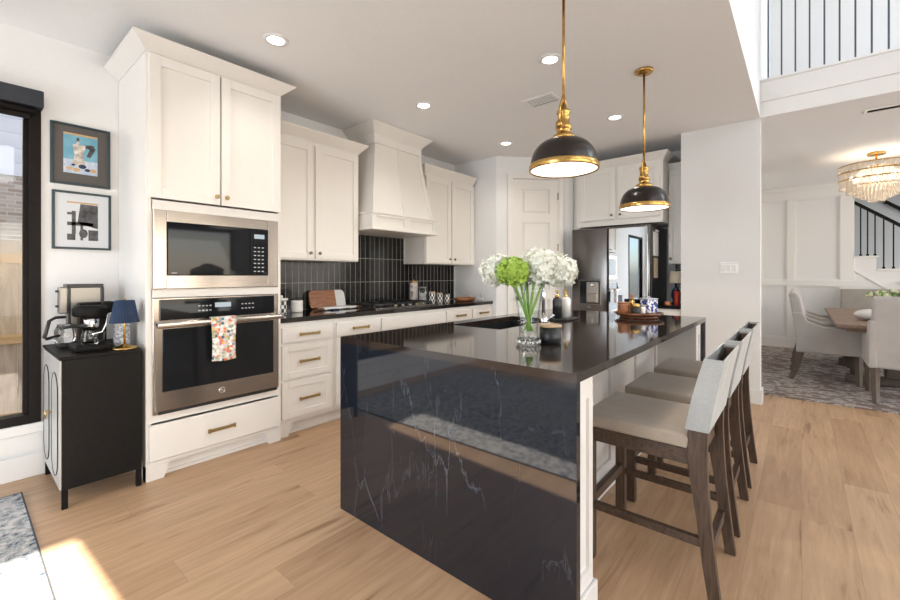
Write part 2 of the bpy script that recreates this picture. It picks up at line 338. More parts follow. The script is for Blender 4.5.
    def build(s, name, m, parent=None, bevel=0, smooth=False):
        bmesh.ops.recalc_face_normals(s.bm, faces=s.bm.faces[:])
        me = bpy.data.meshes.new(name); 
        off = ORG.get(parent.as_pointer(), Vector((0, 0, 0))) if parent else Vector((0, 0, 0))
        if off.length: bmesh.ops.translate(s.bm, vec=-off, verts=s.bm.verts[:])
        s.bm.to_mesh(me); s.bm.free()
        for mm in (m if isinstance(m, (list, tuple)) else [m]): me.materials.append(M[mm] if isinstance(mm, str) else mm)
        o = bpy.data.objects.new(name, me); COL.objects.link(o)
        if parent: o.parent = parent; ORG[o.as_pointer()] = off
        if bevel:
            b = o.modifiers.new('bevel', 'BEVEL'); b.width = bevel; b.segments = 2; b.limit_method = 'ANGLE'; b.angle_limit = R(40)
        return o
def tag(o, label, cat, group=None):
    o['label'] = label; o['category'] = cat
    if group: o['group'] = group
    return o
def thing(name, label, cat, loc=(0, 0, 0), group=None):
    o = bpy.data.objects.new(name, None); COL.objects.link(o); o.location = loc; o.empty_display_size = .05
    ORG[o.as_pointer()] = Vector(loc); return tag(o, label, cat, group)
def struct(name, mb, m, parent=None):
    o = mb.build(name, m, parent)
    if not parent: o['kind'] = 'structure'
    return o
def one(name, mb, m, label, cat, group=None):
    """single-mesh thing with its origin at its base"""
    bmz = [v.co.copy() for v in mb.bm.verts]
    lo = Vector([min(v[i] for v in bmz) for i in range(3)]); hi = Vector([max(v[i] for v in bmz) for i in range(3)])
    c = Vector(((lo.x + hi.x) / 2, (lo.y + hi.y) / 2, lo.z)); bmesh.ops.translate(mb.bm, vec=-c, verts=mb.bm.verts[:])
    o = mb.build(name, m); o.location = c; return tag(o, label, cat, group)
def dup(root, loc, rz=None, label=None):
    def cp(o, par):
        c = o.copy(); COL.objects.link(c)
        if par: c.parent = par
        for ch in o.children: cp(ch, c)
        return c
    r = cp(root, None); r.location = loc
    if rz is not None: r.rotation_euler.z = rz
    if label: r['label'] = label
    return r
def B(*a, **k): return MB().box(*a, **k)
TX = lambda ox, oy: Matrix.Translation((ox, oy, 0))                          # local -y faces the viewer (-Y)
TW = lambda ox, oy, a=-pi / 2: Matrix.Translation((ox, oy, 0)) @ Matrix.Rotation(a, 4, 'Z')

def shaker(parent, T, x0, x1, z0, z1, m='cab', rail=.055, th=.02, name='door'):
    """door face at local y=-th .. 0"""
    q = MB(); q.T = T
    q.box(x0, x0 + rail, -th, 0, z0, z1, .0015); q.box(x1 - rail, x1, -th, 0, z0, z1, .0015)
    q.box(x0 + rail, x1 - rail, -th, 0, z1 - rail, z1, .0015); q.box(x0 + rail, x1 - rail, -th, 0, z0, z0 + rail, .0015)
    q.box(x0 + rail - .003, x1 - rail + .003, -th * .42, 0, z0 + rail - .003, z1 - rail + .003)
    return q.build(name, m, parent)
def slab(parent, T, x0, x1, z0, z1, m='cab', th=.02, name='drawer'):
    q = MB(); q.T = T; q.box(x0, x1, -th, 0, z0, z1, .003, 2); return q.build(name, m, parent)
def knob(parent, T, x, z, y=-.02, m='knob', r=.014):
    q = MB(); q.T = T @ Matrix.Translation((x, y, z)) @ Matrix.Rotation(R(90), 4, 'X')
    q.lathe([(0, -.003), (.006, -.003), (.006, .012), (r, .017), (r, .024), (r * .6, .028), (0, .029)], seg=16); return q.build('knob', m, parent)
def pull(parent, T, x0, x1, z, y=-.02, m='brassd', name='handle'):
    q = MB(); q.T = T
    q.box(x0, x1, y - .032, y - .022, z - .010, z + .010, .002)
    for x in (x0 + .018, x1 - .018): q.box(x - .006, x + .006, y - .024, y + .003, z - .005, z + .005)
    for x in (x0, x1 - .012): q.box(x, x + .012, y - .035, y - .019, z - .013, z + .013, .001)
    return q.build(name, m, parent)
def crown(mb, x0, x1, yf, yb, z0, z1, proj, left=True, right=True, y_is=True):
    """crown moulding around a -Y facing cabinet: lofted flare"""
    prof = [(0, 0), (.06, 0), (.08, .10), (.95, .90), (1, .92), (1, 1), (0, 1)]
    h = z1 - z0; pl, pr = (proj if left else 0), (proj if right else 0)
    rings = []
    for a, b in prof:
        d = a * proj; dl = d if left else 0; dr = d if right else 0; z = z0 + b * h
        rings.append([mb.bm.verts.new(mb.T @ Vector(p)) for p in ((x0 - dl, yb, z), (x0 - dl, yf - d, z), (x1 + dr, yf - d, z), (x1 + dr, yb, z))])
    for j in range(len(rings)):
        A, Bq = rings[j], rings[(j + 1) % len(rings)]
        for i in range(3): f = mb.bm.faces.new((A[i], A[i + 1], Bq[i + 1], Bq[i])); f.material_index = mb.mi
    f = mb.bm.faces.new([r[0] for r in rings]); f = mb.bm.faces.new([r[3] for r in rings][::-1])
    return mb

# ================================================================== STRUCTURE
struct('floor', B(-3.9, 10.4, -4.3, 3.76, -.12, 0), 'floor')
q = B(-3.9, 5.76, .304, 3.76, 2.745, 3.02); struct('ceiling', q, 'ceil')
q = B(4.974, 9.25, -4.3, .98, 2.7451, 3.07); struct('ceiling', q, 'ceil')
struct('ceiling', B(-3.9, 10.5, -4.3, .9, 5.7, 5.8), 'ceil')
YB = 3.64
# back wall with two window openings
q = MB()
q.box(.35, 4.42, YB, 3.76, 0, 2.745); q.box(-.9, .35, YB, 3.76, 0, .33); q.box(-.9, .35, YB, 3.76, 2.36, 2.745)
q.box(-2.2, -.9, YB, 3.76, 0, 2.745); q.box(-3.5, -2.2, YB, 3.76, 0, .33); q.box(-3.5, -2.2, YB, 3.76, 2.36, 2.745); q.box(-3.9, -3.5, YB, 3.76, 0, 2.745)
struct('wall_back', q, 'wall')
q = MB(); q.prism([(4.42, 3.76), (4.42, 2.955), (5.125, 2.25), (5.76, 2.25), (5.76, 2.35), (5.17, 2.35), (4.52, 3.0), (4.52, 3.76)], 'z', 0, 2.745)
struct('wall_pantry', q, 'wall')
struct('wall_fridge', B(5.64, 5.76, .86, 2.3, 0, 2.745), 'wall')
q = B(4.974, 5.12, .304, .981, 0, 2.745); q.box(5.12, 5.76, .86, .981, 0, 2.745); struct('wall_right', q, 'wall')
q = B(4.974, 9.25, .86, .98, 0, 2.745); q2 = B(5.76, 9.37, .86, .98, 0, 2.745); q.bm.free(); struct('wall_dining_side', q2, 'wall')
# upper wall above the kitchen, living room shell
struct('wall_upper', B(-3.9, 10.4, .304, .44, 3.02, 5.7), 'wall')
struct('wall_upper_hall', B(6.6, 6.7, -4.3, .304, 3.07, 5.7), 'wall')
q = MB()   # X- wall with window openings
q.box(-3.9, -3.8, -4.3, 3.76, 0, .3); q.box(-3.9, -3.8, -4.3, 3.76, 2.4, 5.7)
for a, b in ((-4.3, .25), (3.25, 3.76)): q.box(-3.9, -3.8, a, b, .3, 2.4)
struct('wall_left', q, 'wall')
q = MB()
q.box(-3.9, -3.2, -4.3, -4.2, 0, 5.7); q.box(4.2, 5.8, -4.3, -4.2, 0, 5.7); q.box(9.0, 10.4, -4.3, -4.2, 0, 5.7)
q.box(-3.2, .33, -4.3, -4.2, 2.45, 5.7); q.box(.745, 4.2, -4.3, -4.2, 2.45, 5.7); q.box(.33, .745, -4.3, -4.2, 2.45, 3.0); q.box(.33, .745, -4.3, -4.2, 5.2, 5.7)
q.box(5.8, 9.0, -4.3, -4.2, 0, .5); q.box(5.8, 9.0, -4.3, -4.2, 2.4, 5.7)
struct('wall_front', q, 'wall')
# dining far wall, stair hall
XD = 9.25
q = MB(); q.prism([(.98, 0), (.98, 2.745), (-.64, 2.745), (-.64, 1.515), (-.89, 1.515), (-.89, 1.31), (-1.14, 1.31), (-1.14, 1.105), (-1.39, 1.105), (-1.39, .9), (-1.64, .9), (-1.64, .695), (-1.89, .695), (-1.89, .49), (-2.14, .49), (-2.14, .285), (-2.39, .285), (-2.39, 0)], 'x', XD, XD + .12)
q.box(XD, XD + .12, -4.3, -3.4, 0, 2.745)
struct('wall_dining', q, 'wall')
struct('wall_stair', B(10.4, 10.5, -4.3, .98, 0, 5.7), noisy('stair_wall_paint', (.62, .65, .68), (.64, .67, .70), 60, .7, 0))
# dining panelling
q = MB(); x = XD
for y0, y1 in ((.54, .98), (.087, .193), (-.64, -.473)): q.box(x - .030, x, y0, y1, .16, 2.53, .002)
for z0, z1 in ((0, .16), (1.06, 1.16), (2.53, 2.745)): q.box(x - .034, x, -.64, .98, z0, z1, .002)
for y0, y1 in ((.193, .54), (-.473, .087)):
    for z0, z1 in ((.16, 1.06), (1.16, 2.53)):
        q.box(x - .018, x, y0, y0 + .02, z0, z1); q.box(x - .018, x, y1 - .02, y1, z0, z1); q.box(x - .018, x, y0 + .02, y1 - .02, z0, z0 + .02); q.box(x - .018, x, y0 + .02, y1 - .02, z1 - .02, z1)
q.prism([(-.60, 1.37), (-.60, 1.34), (-2.2, .06), (-2.2, .09)], 'x', x - .014, x)
q.box(x - .018, x, -3.3, -.64, 0, .14)
q.box(x - .04, x, -.64, .86, 2.66, 2.745, .004)
struct('trim_1', q, 'trim')
q = MB()
for i in range(7):
    y1 = -.64 - .25 * i; z = 1.545 - .205 * i
    q.box(XD - .03, 10.4, y1 - .275, y1 + (.02 if i == 0 else 0), z - .03, z, .004)
    q.box(XD + .13, 10.4, y1 - .25, y1 - .23, z - .205, z - .03)
struct('trim_2', q, 'trim')
# balcony fascia and curb
q = B(4.952, 4.974, -4.2, .304, 2.89, 3.075, .002); q.box(4.945, 5.10, -4.2, .304, 3.075, 3.10, .003); q.box(4.962, 4.974, -4.2, .304, 2.7455, 2.89)
struct('trim_3', q, 'trim')
# baseboards
def bb(name, x0, x1, y0, y1, h=.14): struct(name, B(x0, x1, y0, y1, 0, h, .004), 'trim')
bb('baseboard_back', -3.8, .745, YB - .016, YB)
q = B(4.958, 4.974, .288, .981, 0, .14, .004); q.box(4.974, 5.136, .288, .304, 0, .14, .004); struct('baseboard_right', q, 'trim')
bb('baseboard_stub', 4.404, 4.42, 2.962, 3.02)
T = TW(4.42, 2.955, -pi / 4)
q = MB(); q.T = T; q.box(0, .138, -.016, 0, 0, .14, .004); q.box(.867, .98, -.016, 0, 0, .14, .004); struct('baseboard_pantry', q, 'trim')
# window stool / apron under the black window
q = B(-.98, .40, YB - .03, YB, .27, .33, .004); q.box(-.96, .38, YB - .015, YB, .16, .27); struct('trim_4', q, 'trim')

def window(name, x0, x1, z0, z1, mull=()):
    f = MB(); y0, y1 = YB - .012, YB + .07; t = .055
    f.box(x0, x0 + t, y0, y1, z0, z1); f.box(x1 - t, x1, y0, y1, z0, z1); f.box(x0 + t, x1 - t, y0, y1, z0, z0 + t); f.box(x0 + t, x1 - t, y0, y1, z1 - t, z1)
    for mx_ in mull: f.box(mx_ - .03, mx_ + .03, y0 + .02, y1, z0 + t, z1 - t)
    o = struct(name, f, 'winblack')
    s_ = MB()
    for a, b in ((x0 + t, x0 + t + .022), (x1 - t - .022, x1 - t)): s_.box(a, b, y0 + .035, y1 - .01, z0 + t, z1 - t)
    s_.build('window_sash', 'winblack', o)
    B(x0 + t, x1 - t, YB + .045, YB + .05, z0 + t, z1 - t).build('pane', 'pane', o)
    return o
window('window_1', -.9, .35, .33, 2.36, (-.27,))
window('window_2', -3.5, -2.2, .33, 2.36, ())
# X- wall windows and patio doors (seen only in reflections)
def xwin(name, y0, y1, z0, z1):
    f = MB(); t = .06
    f.box(-3.9, -3.79, y0, y0 + t, z0, z1); f.box(-3.9, -3.79, y1 - t, y1, z0, z1); f.box(-3.9, -3.79, y0 + t, y1 - t, z0, z0 + t); f.box(-3.9, -3.79, y0 + t, y1 - t, z1 - t, z1)
    o = struct(name, f, 'winblack'); B(-3.85, -3.845, y0 + t, y1 - t, z0 + t, z1 - t).build('pane', 'pane', o)
xwin('window_3', .25, 1.75, .3, 2.4); xwin('window_4', 1.75, 3.25, .3, 2.4)
f = MB()
for xa in (-3.2, -1.35, .5, 2.35, 4.14): f.box(xa, xa + .06, -4.28, -4.2, 0, 2.45)
f.box(-3.14, 4.14, -4.28, -4.2, 2.39, 2.45); f.box(-3.14, 4.14, -4.28, -4.2, 0, .05)
o = struct('door_2', f, 'winblack')
# roller blind cassette
t = thing('roller_blind', 'navy black roller blind cassette across the top of the left window', 'blind', (-.27, 3.6, 2.24))
B(-.92, .355, 3.545, 3.63, 2.262, 2.365, .006, 2).build('cassette', noisy('blind_navy', (.018, .022, .032), (.026, .03, .042), 50, .6, .1), t)
q = MB(); q.T = Matrix.Translation((-.9, 3.59, 2.245)) @ Matrix.Rotation(R(90), 4, 'Y'); q.lathe([(0, 0), (.028, 0), (.028, 1.22), (0, 1.22)], seg=20); q.build('fabric_roll', 'winblack', t)
B(-.88, .30, 3.585, 3.60, 2.19, 2.225, .003).build('hem_bar', 'winblack', t)
# outside
q = MB(); q.prism([(.45, 5.81), (3.9, 5.81), (3.9, 6.0), (2.1, 7.9), (.45, 7.0)], 'x', -3.9, 10.5); q.box(-3.9, 10.5, 3.66, 3.9, 3.021, 5.81); struct('roof', q, 'roof')  # unseen upper storey and roof, added and sized to shade the neighbour wall
struct('sun_block_roof', B(-4.2, 9.5, -8.6, -4.31, 2.62, 2.75), 'roof')  # unseen roof added to keep the sun off the living room floor
struct('ground', B(-9, 14, 3.77, 20, -.35, -.25), 'grass')
o = thing('neighbour_house', 'neighbour house wall of pale brick below white siding outside window', 'house', (-1, 8, -.3))
B(-8, 3.2, 8.0, 8.3, -.3, 2.56).build('brick_wall', 'brick', o); B(-8, 3.2, 7.98, 8.3, 2.56, 5.4).build('siding', 'siding', o)
q = MB(); q.prism([(7.5, 5.4), (8.3, 5.4), (10, 7), (9.8, 7.1)], 'x', -8.2, 3.5); q.build('roof', 'roof', o)
o = thing('wooden_fence', 'sun-bleached wooden privacy fence outside the left window', 'fence', (-1, 5.5, -.28))
q = MB()
for i in range(58): q.box(-6 + i * .145, -6 + i * .145 + .138, 5.5, 5.52, -.25, 1.56 + .006 * sin(i * 7.1), .002)
q.build('pickets', 'fence', o)
for z in (.62, 1.35, -.1): B(-6, 2.4, 5.45, 5.5, z, z + .085, .003).build('rail', 'fencerail', o)

# pantry door on the diagonal wall (structure)
q = MB(); q.T = T
q.box(.205 - .065, .205, -.036, 0, 0, 2.53, .004); q.box(.80, .865, -.036, 0, 0, 2.53, .004); q.box(.205, .80, -.036, 0, 2.46, 2.53, .004)
q.box(.205, .215, -.030, 0, 0, 2.46); q.box(.79, .80, -.030, 0, 0, 2.46)
struct('trim_5', q, 'cab')
q = MB(); q.T = T
x0, x1 = .215, .79; q.box(x0, x0 + .11, -.024, -.001, .01, 2.455); q.box(x1 - .11, x1, -.024, -.001, .01, 2.455)
zs = [.01 + 2.445 * i / 5 for i in range(6)]
for i, z in enumerate(zs):
    a, b = (z - .055, z + .055); a = max(a, .01); b = min(b, 2.455)
    if i == 0: b = .20
    if i == 5: a = 2.33
    q.box(x0 + .11, x1 - .11, -.024, -.001, a, b)
q.box(x0 + .11, x1 - .11, -.006, -.001, .1, 2.4)
for i in range(5):
    a = (zs[i] + .055 if i else .20) + .022; b = (zs[i + 1] - .055 if i < 4 else 2.33) - .022
    q.box(x0 + .135, x1 - .135, -.019, -.005, a, b, .006)
d = struct('door_1', q, 'cab')
for z in (.25, 1.64, 2.25): B(0, .01, 0, .01, 0, .01)
for z in (.25, 1.55, 2.2):
    q = MB(); q.T = T; q.box(.785, .797, -.034, -.022, z, z + .09, .002); q.build('hinge', 'knob', d)
q = MB(); q.T = T @ Matrix.Translation((.27, -.024, .95)) @ Matrix.Rotation(R(90), 4, 'X'); q.lathe([(0, 0), (.03, 0), (.03, .008), (.01, .012), (.01, .04), (.028, .05), (.03, .065), (.015, .075), (0, .076)], seg=20); q.build('door_knob', 'knob', d)

# ================================================================== TALL OVEN CABINET
t = thing('tall_oven_cabinet', 'tall white cabinet tower housing the microwave and wall oven', 'cabinet', (1.17, 3.32, 0))
q = MB(); yf = 3.0
q.box(.738, .765, yf, 3.635, .0, 2.60); q.box(1.562, 1.582, yf, 3.635, .0, 2.60)
q.box(.765, 1.562, 3.60, 3.635, .1, 2.60); q.box(.765, 1.562, yf, 3.6, 2.57, 2.60)
q.box(.765, 1.562, yf, 3.6, 1.64, 1.70); q.box(.765, 1.562, yf, 3.6, 1.103, 1.155); q.box(.765, 1.562, yf, 3.6, .345, .392); q.box(.765, 1.562, yf, 3.6, .09, .11)
q.box(.765, .77, yf, 3.6, .392, 1.70)
q.build('carcass', 'cab', t)
q = crown(MB(), .738, 1.582, yf, 3.635, 2.585, 2.66, .082); q.build('crown_moulding', 'cab', t)
q = MB(); q.box(.765, 1.562, yf + .06, yf + .075, 0, .09); q.box(.765, 1.562, yf + .045, yf + .06, 0, .02)
for a, b, s in ((.738, .86, 1), (1.465, 1.582, -1)):
    p = [(a, 0), (b - (.0 if s > 0 else 0), 0), (b, .09), (a, .09)]
    if s > 0: p = [(a, 0), (b - .03, 0), (b - .01, .05), (b, .09), (a, .09)]
    else: p = [(a + .03, 0), (b, 0), (b, .09), (a, .09), (a + .01, .05)]
    q.prism(p, 'y', yf - .004, yf + .06)
q.build('plinth', 'cab', t)
T0 = TX(0, yf)
for a, b, k in ((.752, 1.150, 1.124), (1.158, 1.574, 1.187)):
    d = shaker(t, T0, a, b, 1.71, 2.575, rail=.06); knob(d, T0, k, 1.762, m='brassd')
d = slab(t, T0, .752, 1.574, .118, .335); pull(d, T0, 1.067, 1.238, .222)

# microwave
t = thing('built_in_microwave', 'stainless framed built-in microwave with black glass front', 'microwave', (1.17, 3.3, 1.16))
B(.80, 1.53, 3.0, 3.45, 1.17, 1.625).build('housing', 'black', t)
q = MB(); x0, x1, z0, z1 = .768, 1.545, 1.158, 1.638; a0, a1, b0, b1 = .838, 1.468, 1.24, 1.568
q.box(x0, a0, 2.966, 2.998, z0, z1, .003); q.box(a1, x1, 2.966, 2.998, z0, z1, .003); q.box(a0, a1, 2.966, 2.998, z0, b0, .002); q.box(a0, a1, 2.966, 2.998, b1, z1, .002)
q.build('trim_frame', 'steel', t)
B(a0, 1.342, 2.960, 2.998, b0, b1, .004, 2).build('door', 'bglass', t)
p = B(1.345, a1, 2.962, 2.998, b0, b1, .003).build('control_panel', 'bglass', t)
for i in range(7):
    for j in range(3): B(1.365 + j * .028, 1.380 + j * .028, 2.960, 2.963, 1.265 + i * .028, 1.272 + i * .028).build('button', 'btn', p)
B(1.368, 1.44, 2.960, 2.963, 1.50, 1.53).build('display', 'display', p)
q = MB()
q.box(.86, .89, 2.9585, 2.961, 1.252, 1.257); q.build('brand_mark', 'btn', t)
# oven
t = thing('wall_oven', 'stainless single wall oven with black glass window and bar handle', 'oven', (1.17, 3.3, .395))
B(.80, 1.53, 3.0, 3.5, .42, 1.085).build('housing', 'black', t)
q = MB(); q.box(.768, 1.545, 2.975, 2.999, .395, 1.10, .002); q.build('surround', 'steel', t)
p = B(.80, 1.515, 2.962, 2.98, .965, 1.092, .003).build('control_panel', 'bglass', t)
for i in range(4):
    for j in range(2): B(1.01 + i * .022, 1.022 + i * .022, 2.960, 2.963, 1.01 + j * .03, 1.017 + j * .03).build('button', 'btn', p); B(1.28 + i * .024, 1.292 + i * .024, 2.960, 2.963, 1.01 + j * .03, 1.017 + j * .03).build('button', 'btn', p)
B(1.11, 1.21, 2.960, 2.963, 1.03, 1.06).build('display', 'display', p)
q = MB(); q.box(.772, 1.540, 2.945, 2.974, .42, .955, .004, 2); d = q.build('oven_door', 'steel', t)
B(.808, 1.498, 2.9405, 2.946, .535, .915, .002).build('door_glass', 'bglass', d)
q = MB(); q.box(.77, 1.543, 2.885, 2.905, .925, .96, .008, 3, True)
for x in (.80, 1.50): q.box(x, x + .02, 2.90, 2.946, .93, .955, .003)
q.build('handle', 'steel', d)
q = MB(); q.T = Matrix.Translation((1.147, 2.9445, .48)) @ Matrix.Rotation(R(90), 4, 'X'); q.lathe([(.016, 0), (.020, 0), (.020, .002), (.016, .002), (.016, 0)], seg=28)
q.tube([(-.008 + .001 * i, .004 * sin(i * .8), .0015) for i in range(17)], .0012, 5); q.build('emblem', 'chrome', d)
B(.79, 1.53, 2.958, 2.975, .398, .418).build('gap_shade', 'black', t)  # black strip standing in for the shade of the gap under the door
# towel hanging from the handle
q = MB(); bm = q.bm; nx, nz = 10, 22; g = []
for j in range(nz + 1):
    s_ = j / nz; row = []
    for i in range(nx + 1):
        u = i / nx; x = 1.060 + u * .148 + .004 * sin(s_ * 5 + u * 3)
        L1 = .275
        if s_ < .86: z = .966 - (.86 - s_) / .86 * L1 - .006 * sin(u * pi * 1.0); y = 2.878 + .005 * sin(u * 9 + s_ * 3) * (1 - s_)
        else: a = (s_ - .86) / .14 * pi; z = .966 + .006 * sin(a); y = 2.878 + (1 - cos(a)) / 2 * .034
        row.append(bm.verts.new((x, y, z)))
    g.append(row)
for j in range(nz):
    for i in range(nx): f = bm.faces.new((g[j][i], g[j][i + 1], g[j + 1][i + 1], g[j + 1][i])); f.smooth = True
o = one('dish_towel', q, 'floral', 'floral print dish towel hanging over the oven handle', 'towel')
so_ = o.modifiers.new('thick', 'SOLIDIFY'); so_.thickness = .003; so_.offset = 0

# ================================================================== BASE CABINETS
TB = TX(0, 3.03)
def basecab(label, x0, x1, fronts, end=False):
    t = thing('base_cabinet', label, 'cabinet', ((x0 + x1) / 2, 3.33, 0))
    q = MB(); q.box(x0, x1, 3.03, 3.635, .10, .874); q.build('carcass', 'cab', t)
    q = B(x0, x1, 3.085, 3.11, 0, .10); q.box(x0, x1, 3.072, 3.085, 0, .018); q.build('plinth', 'cab', t)
    for k, a, b, z0, z1 in fronts:
        if k == 'slab': d = slab(t, TB, a, b, z0, z1); pull(d, TB, (a + b) / 2 - .088, (a + b) / 2 + .088, (z0 + z1) / 2)
        elif k == 'blank': slab(t, TB, a, b, z0, z1, name='panel')
        elif k == 'drawer':
            d = shaker(t, TB, a, b, z0, z1, rail=.05, name='drawer'); pull(d, TB, (a + b) / 2 - .088, (a + b) / 2 + .088, (z0 + z1) / 2)
        elif k == 'door': d = shaker(t, TB, a, b, z0, z1, rail=.055); knob(d, TB, b - .03, z1 - .05, m='brassd')
        elif k == 'doorl': d = shaker(t, TB, a, b, z0, z1, rail=.055); knob(d, TB, a + .03, z1 - .05, m='brassd')
    return t
t = basecab('white three-drawer base cabinet beside the oven tower', 1.584, 2.068, [('slab', 1.602, 2.042, .722, .838), ('drawer', 1.602, 2.042, .44, .70), ('drawer', 1.602, 2.042, .135, .42)])
q = MB(); q.prism([(1.584, 0), (1.66, 0), (1.68, .05), (1.695, .10), (1.584, .10)], 'y', 3.026, 3.085); q.build('foot', 'cab', t)
basecab('white base cabinet with one drawer over doors left of the cooktop', 2.07, 2.575, [('slab', 2.09, 2.565, .722, .838), ('door', 2.09, 2.325, .135, .70), ('doorl', 2.33, 2.565, .135, .70)])
basecab('white base cabinet under the cooktop with plain front panel', 2.577, 3.515, [('blank', 2.587, 3.507, .722, .838), ('door', 2.587, 3.045, .135, .70), ('doorl', 3.05, 3.507, .135, .70)])
basecab('white base cabinet with one drawer right of the cooktop', 3.517, 3.99, [('slab', 3.527, 3.975, .722, .838), ('door', 3.527, 3.975, .135, .70)])
basecab('white base cabinet at the far end by the pantry', 3.992, 4.415, [('slab', 4.005, 4.40, .722, .838), ('door', 4.005, 4.40, .135, .70)])
q = B(1.584, 4.418, 3.005, 3.632, .876, .914, .003, 2); one('countertop', q, 'granite', 'polished black countertop running along the tiled back wall', 'countertop')
# backsplash tile
q = B(1.584, 4.40, 3.632, 3.639, .9145, 1.372); q.box(2.545, 3.455, 3.632, 3.639, 1.372, 1.72); struct('trim_6', q, 'tile')
# outlets? upper cabinets
def uppercab(label, x0, x1, split, z0, z1, yf, kz, lft, rgt, ztop):
    t = thing('upper_cabinet', label, 'cabinet', ((x0 + x1) / 2, 3.45, z0))
    B(x0, x1, yf, 3.638, z0, ztop - .09).build('carcass', 'cab', t)
    crown(MB(), x0, x1, yf, 3.638, ztop - .095, ztop, .075, lft, rgt).build('crown_moulding', 'cab', t)
    TT = TX(0, yf)
    d = shaker(t, TT, x0 + .008, split - .012, z0 + .012, z1, rail=.058); knob(d, TT, split - .045, kz)
    d = shaker(t, TT, split + .012, x1 - .01, z0 + .012, z1, rail=.058); knob(d, TT, split + .045, kz)
    return t
uppercab('white two-door upper cabinet between the oven tower and hood', 1.584, 2.53, 2.045, 1.372, 2.385, 3.30, 1.435, False, True, 2.50)
uppercab('white two-door upper cabinet right of the range hood', 3.47, 4.385, 3.93, 1.372, 2.385, 3.30, 1.435, True, False, 2.50)
B(4.385, 4.418, 3.30, 3.635, 1.372, 2.40).build('filler', 'cab')['kind'] = 'structure'; bpy.data.objects['filler'].name = 'trim_7'
# hood
t = thing('range_hood', 'white tapered plaster-style range hood with crown above the cooktop', 'range hood', (3.0, 3.35, 1.68))
q = MB()
def loft(mb, rects):
    rg = [[mb.bm.verts.new((x, y, z)) for x, y in ((x0, yb), (x0, yf_), (x1, yf_), (x1, yb))] for x0, x1, yf_, yb, z in rects]
    for j in range(len(rg) - 1):
        for i in range(4): mb.bm.faces.new((rg[j][i], rg[j][(i + 1) % 4], rg[j + 1][(i + 1) % 4], rg[j + 1][i]))
    mb.bm.faces.new(rg[0][::-1]); mb.bm.faces.new(rg[-1]); return mb
bt = [(2.565, 3.435, 3.13, 3.638, 1.845), (2.60, 3.40, 3.165, 3.638, 2.02), (2.65, 3.365, 3.21, 3.638, 2.28), (2.69, 3.335, 3.245, 3.638, 2.56)]
loft(q, bt); q.build('flue_body', 'cab', t)
q = MB()
def onbody(z, side):
    for (a, b) in zip(bt, bt[1:]):
        if a[4] <= z <= b[4]:
            k = (z - a[4]) / (b[4] - a[4]); return [a[i] + (b[i] - a[i]) * k for i in range(3)]
zz = [1.86, 2.02, 2.15, 2.28, 2.42, 2.55]
for fr in (0, .5, 1):
    q = MB(); w_ = .05; rg = []
    for z in zz:
        A = onbody(z, 0); xa = A[0] + (A[1] - A[0] - w_) * fr
        rg.append([q.bm.verts.new(p) for p in ((xa, A[2] - .008, z), (xa + w_, A[2] - .008, z), (xa + w_, A[2] + .01, z), (xa, A[2] + .01, z))])
    for a, b in zip(rg, rg[1:]):
        for k in range(4): q.bm.faces.new((a[k], a[(k + 1) % 4], b[(k + 1) % 4], b[k]))
    q.bm.faces.new(rg[0][::-1]); q.bm.faces.new(rg[-1]); q.build('batten', 'cab', t)
q = MB(); y = 3.10
q.box(2.545, 3.455, y + .02, 3.638, 1.701, 1.831); q.box(2.535, 3.462, y - .012, 3.638, 1.832, 1.855, .004); q.box(2.535, 3.462, y - .012, 3.638, 1.678, 1.70, .004)
for a, b in ((2.545, 2.60), (2.972, 3.028), (3.40, 3.455)): q.box(a, b, y, y + .0199, 1.7005, 1.8315)
for a, b in ((2.6003, 2.9717), (3.0283, 3.3997)): q.box(a, b, y, y + .0199, 1.7005, 1.725); q.box(a, b, y, y + .0199, 1.808, 1.8315)
q.build('lower_band', 'cab', t)
q = B(2.68, 3.345, 3.235, 3.638, 2.56, 2.64); q.box(2.672, 3.353, 3.227, 3.638, 2.556, 2.572); q.build('frieze', 'cab', t)
crown(MB(), 2.68, 3.345, 3.235, 3.638, 2.635, 2.742, .09).build('crown_moulding', 'cab', t)

# cooktop
t = thing('gas_cooktop', 'stainless gas cooktop with black grates set into the back counter', 'cooktop', (3.05, 3.33, .9142))
B(2.58, 3.46, 3.09, 3.60, .9142, .924, .004, 2).build('pan', 'steel', t)
for i in range(3):
    x0 = 2.60 + i * .283; q = MB()
    for a in (x0, x0 + .255): q.box(a, a + .014, 3.15, 3.57, .945, .958)
    for b in (3.15, 3.355, 3.556): q.box(x0, x0 + .269, b, b + .014, .945, .958)
    q.box(x0 + .132, x0 + .146, 3.15, 3.57, .945, .958)
    for a in (x0, x0 + .255):
        for b in (3.15, 3.556): q.box(a, a + .014, b, b + .014, .924, .946)
    q.build('grate', 'black', t)
for x, y in ((2.76, 3.26), (2.76, 3.47), (3.05, 3.36), (3.35, 3.26), (3.35, 3.47)):
    MB().cyl((x, y, .924), .045, .014, 20, bev=.004).build('burner', 'brassd' if x > 3 and y < 3.4 else 'black', t)
for i in range(5): MB().cyl((2.85 + i * .1, 3.115, .924), .017, .022, 16, bev=.003).build('knob', 'silver', t)

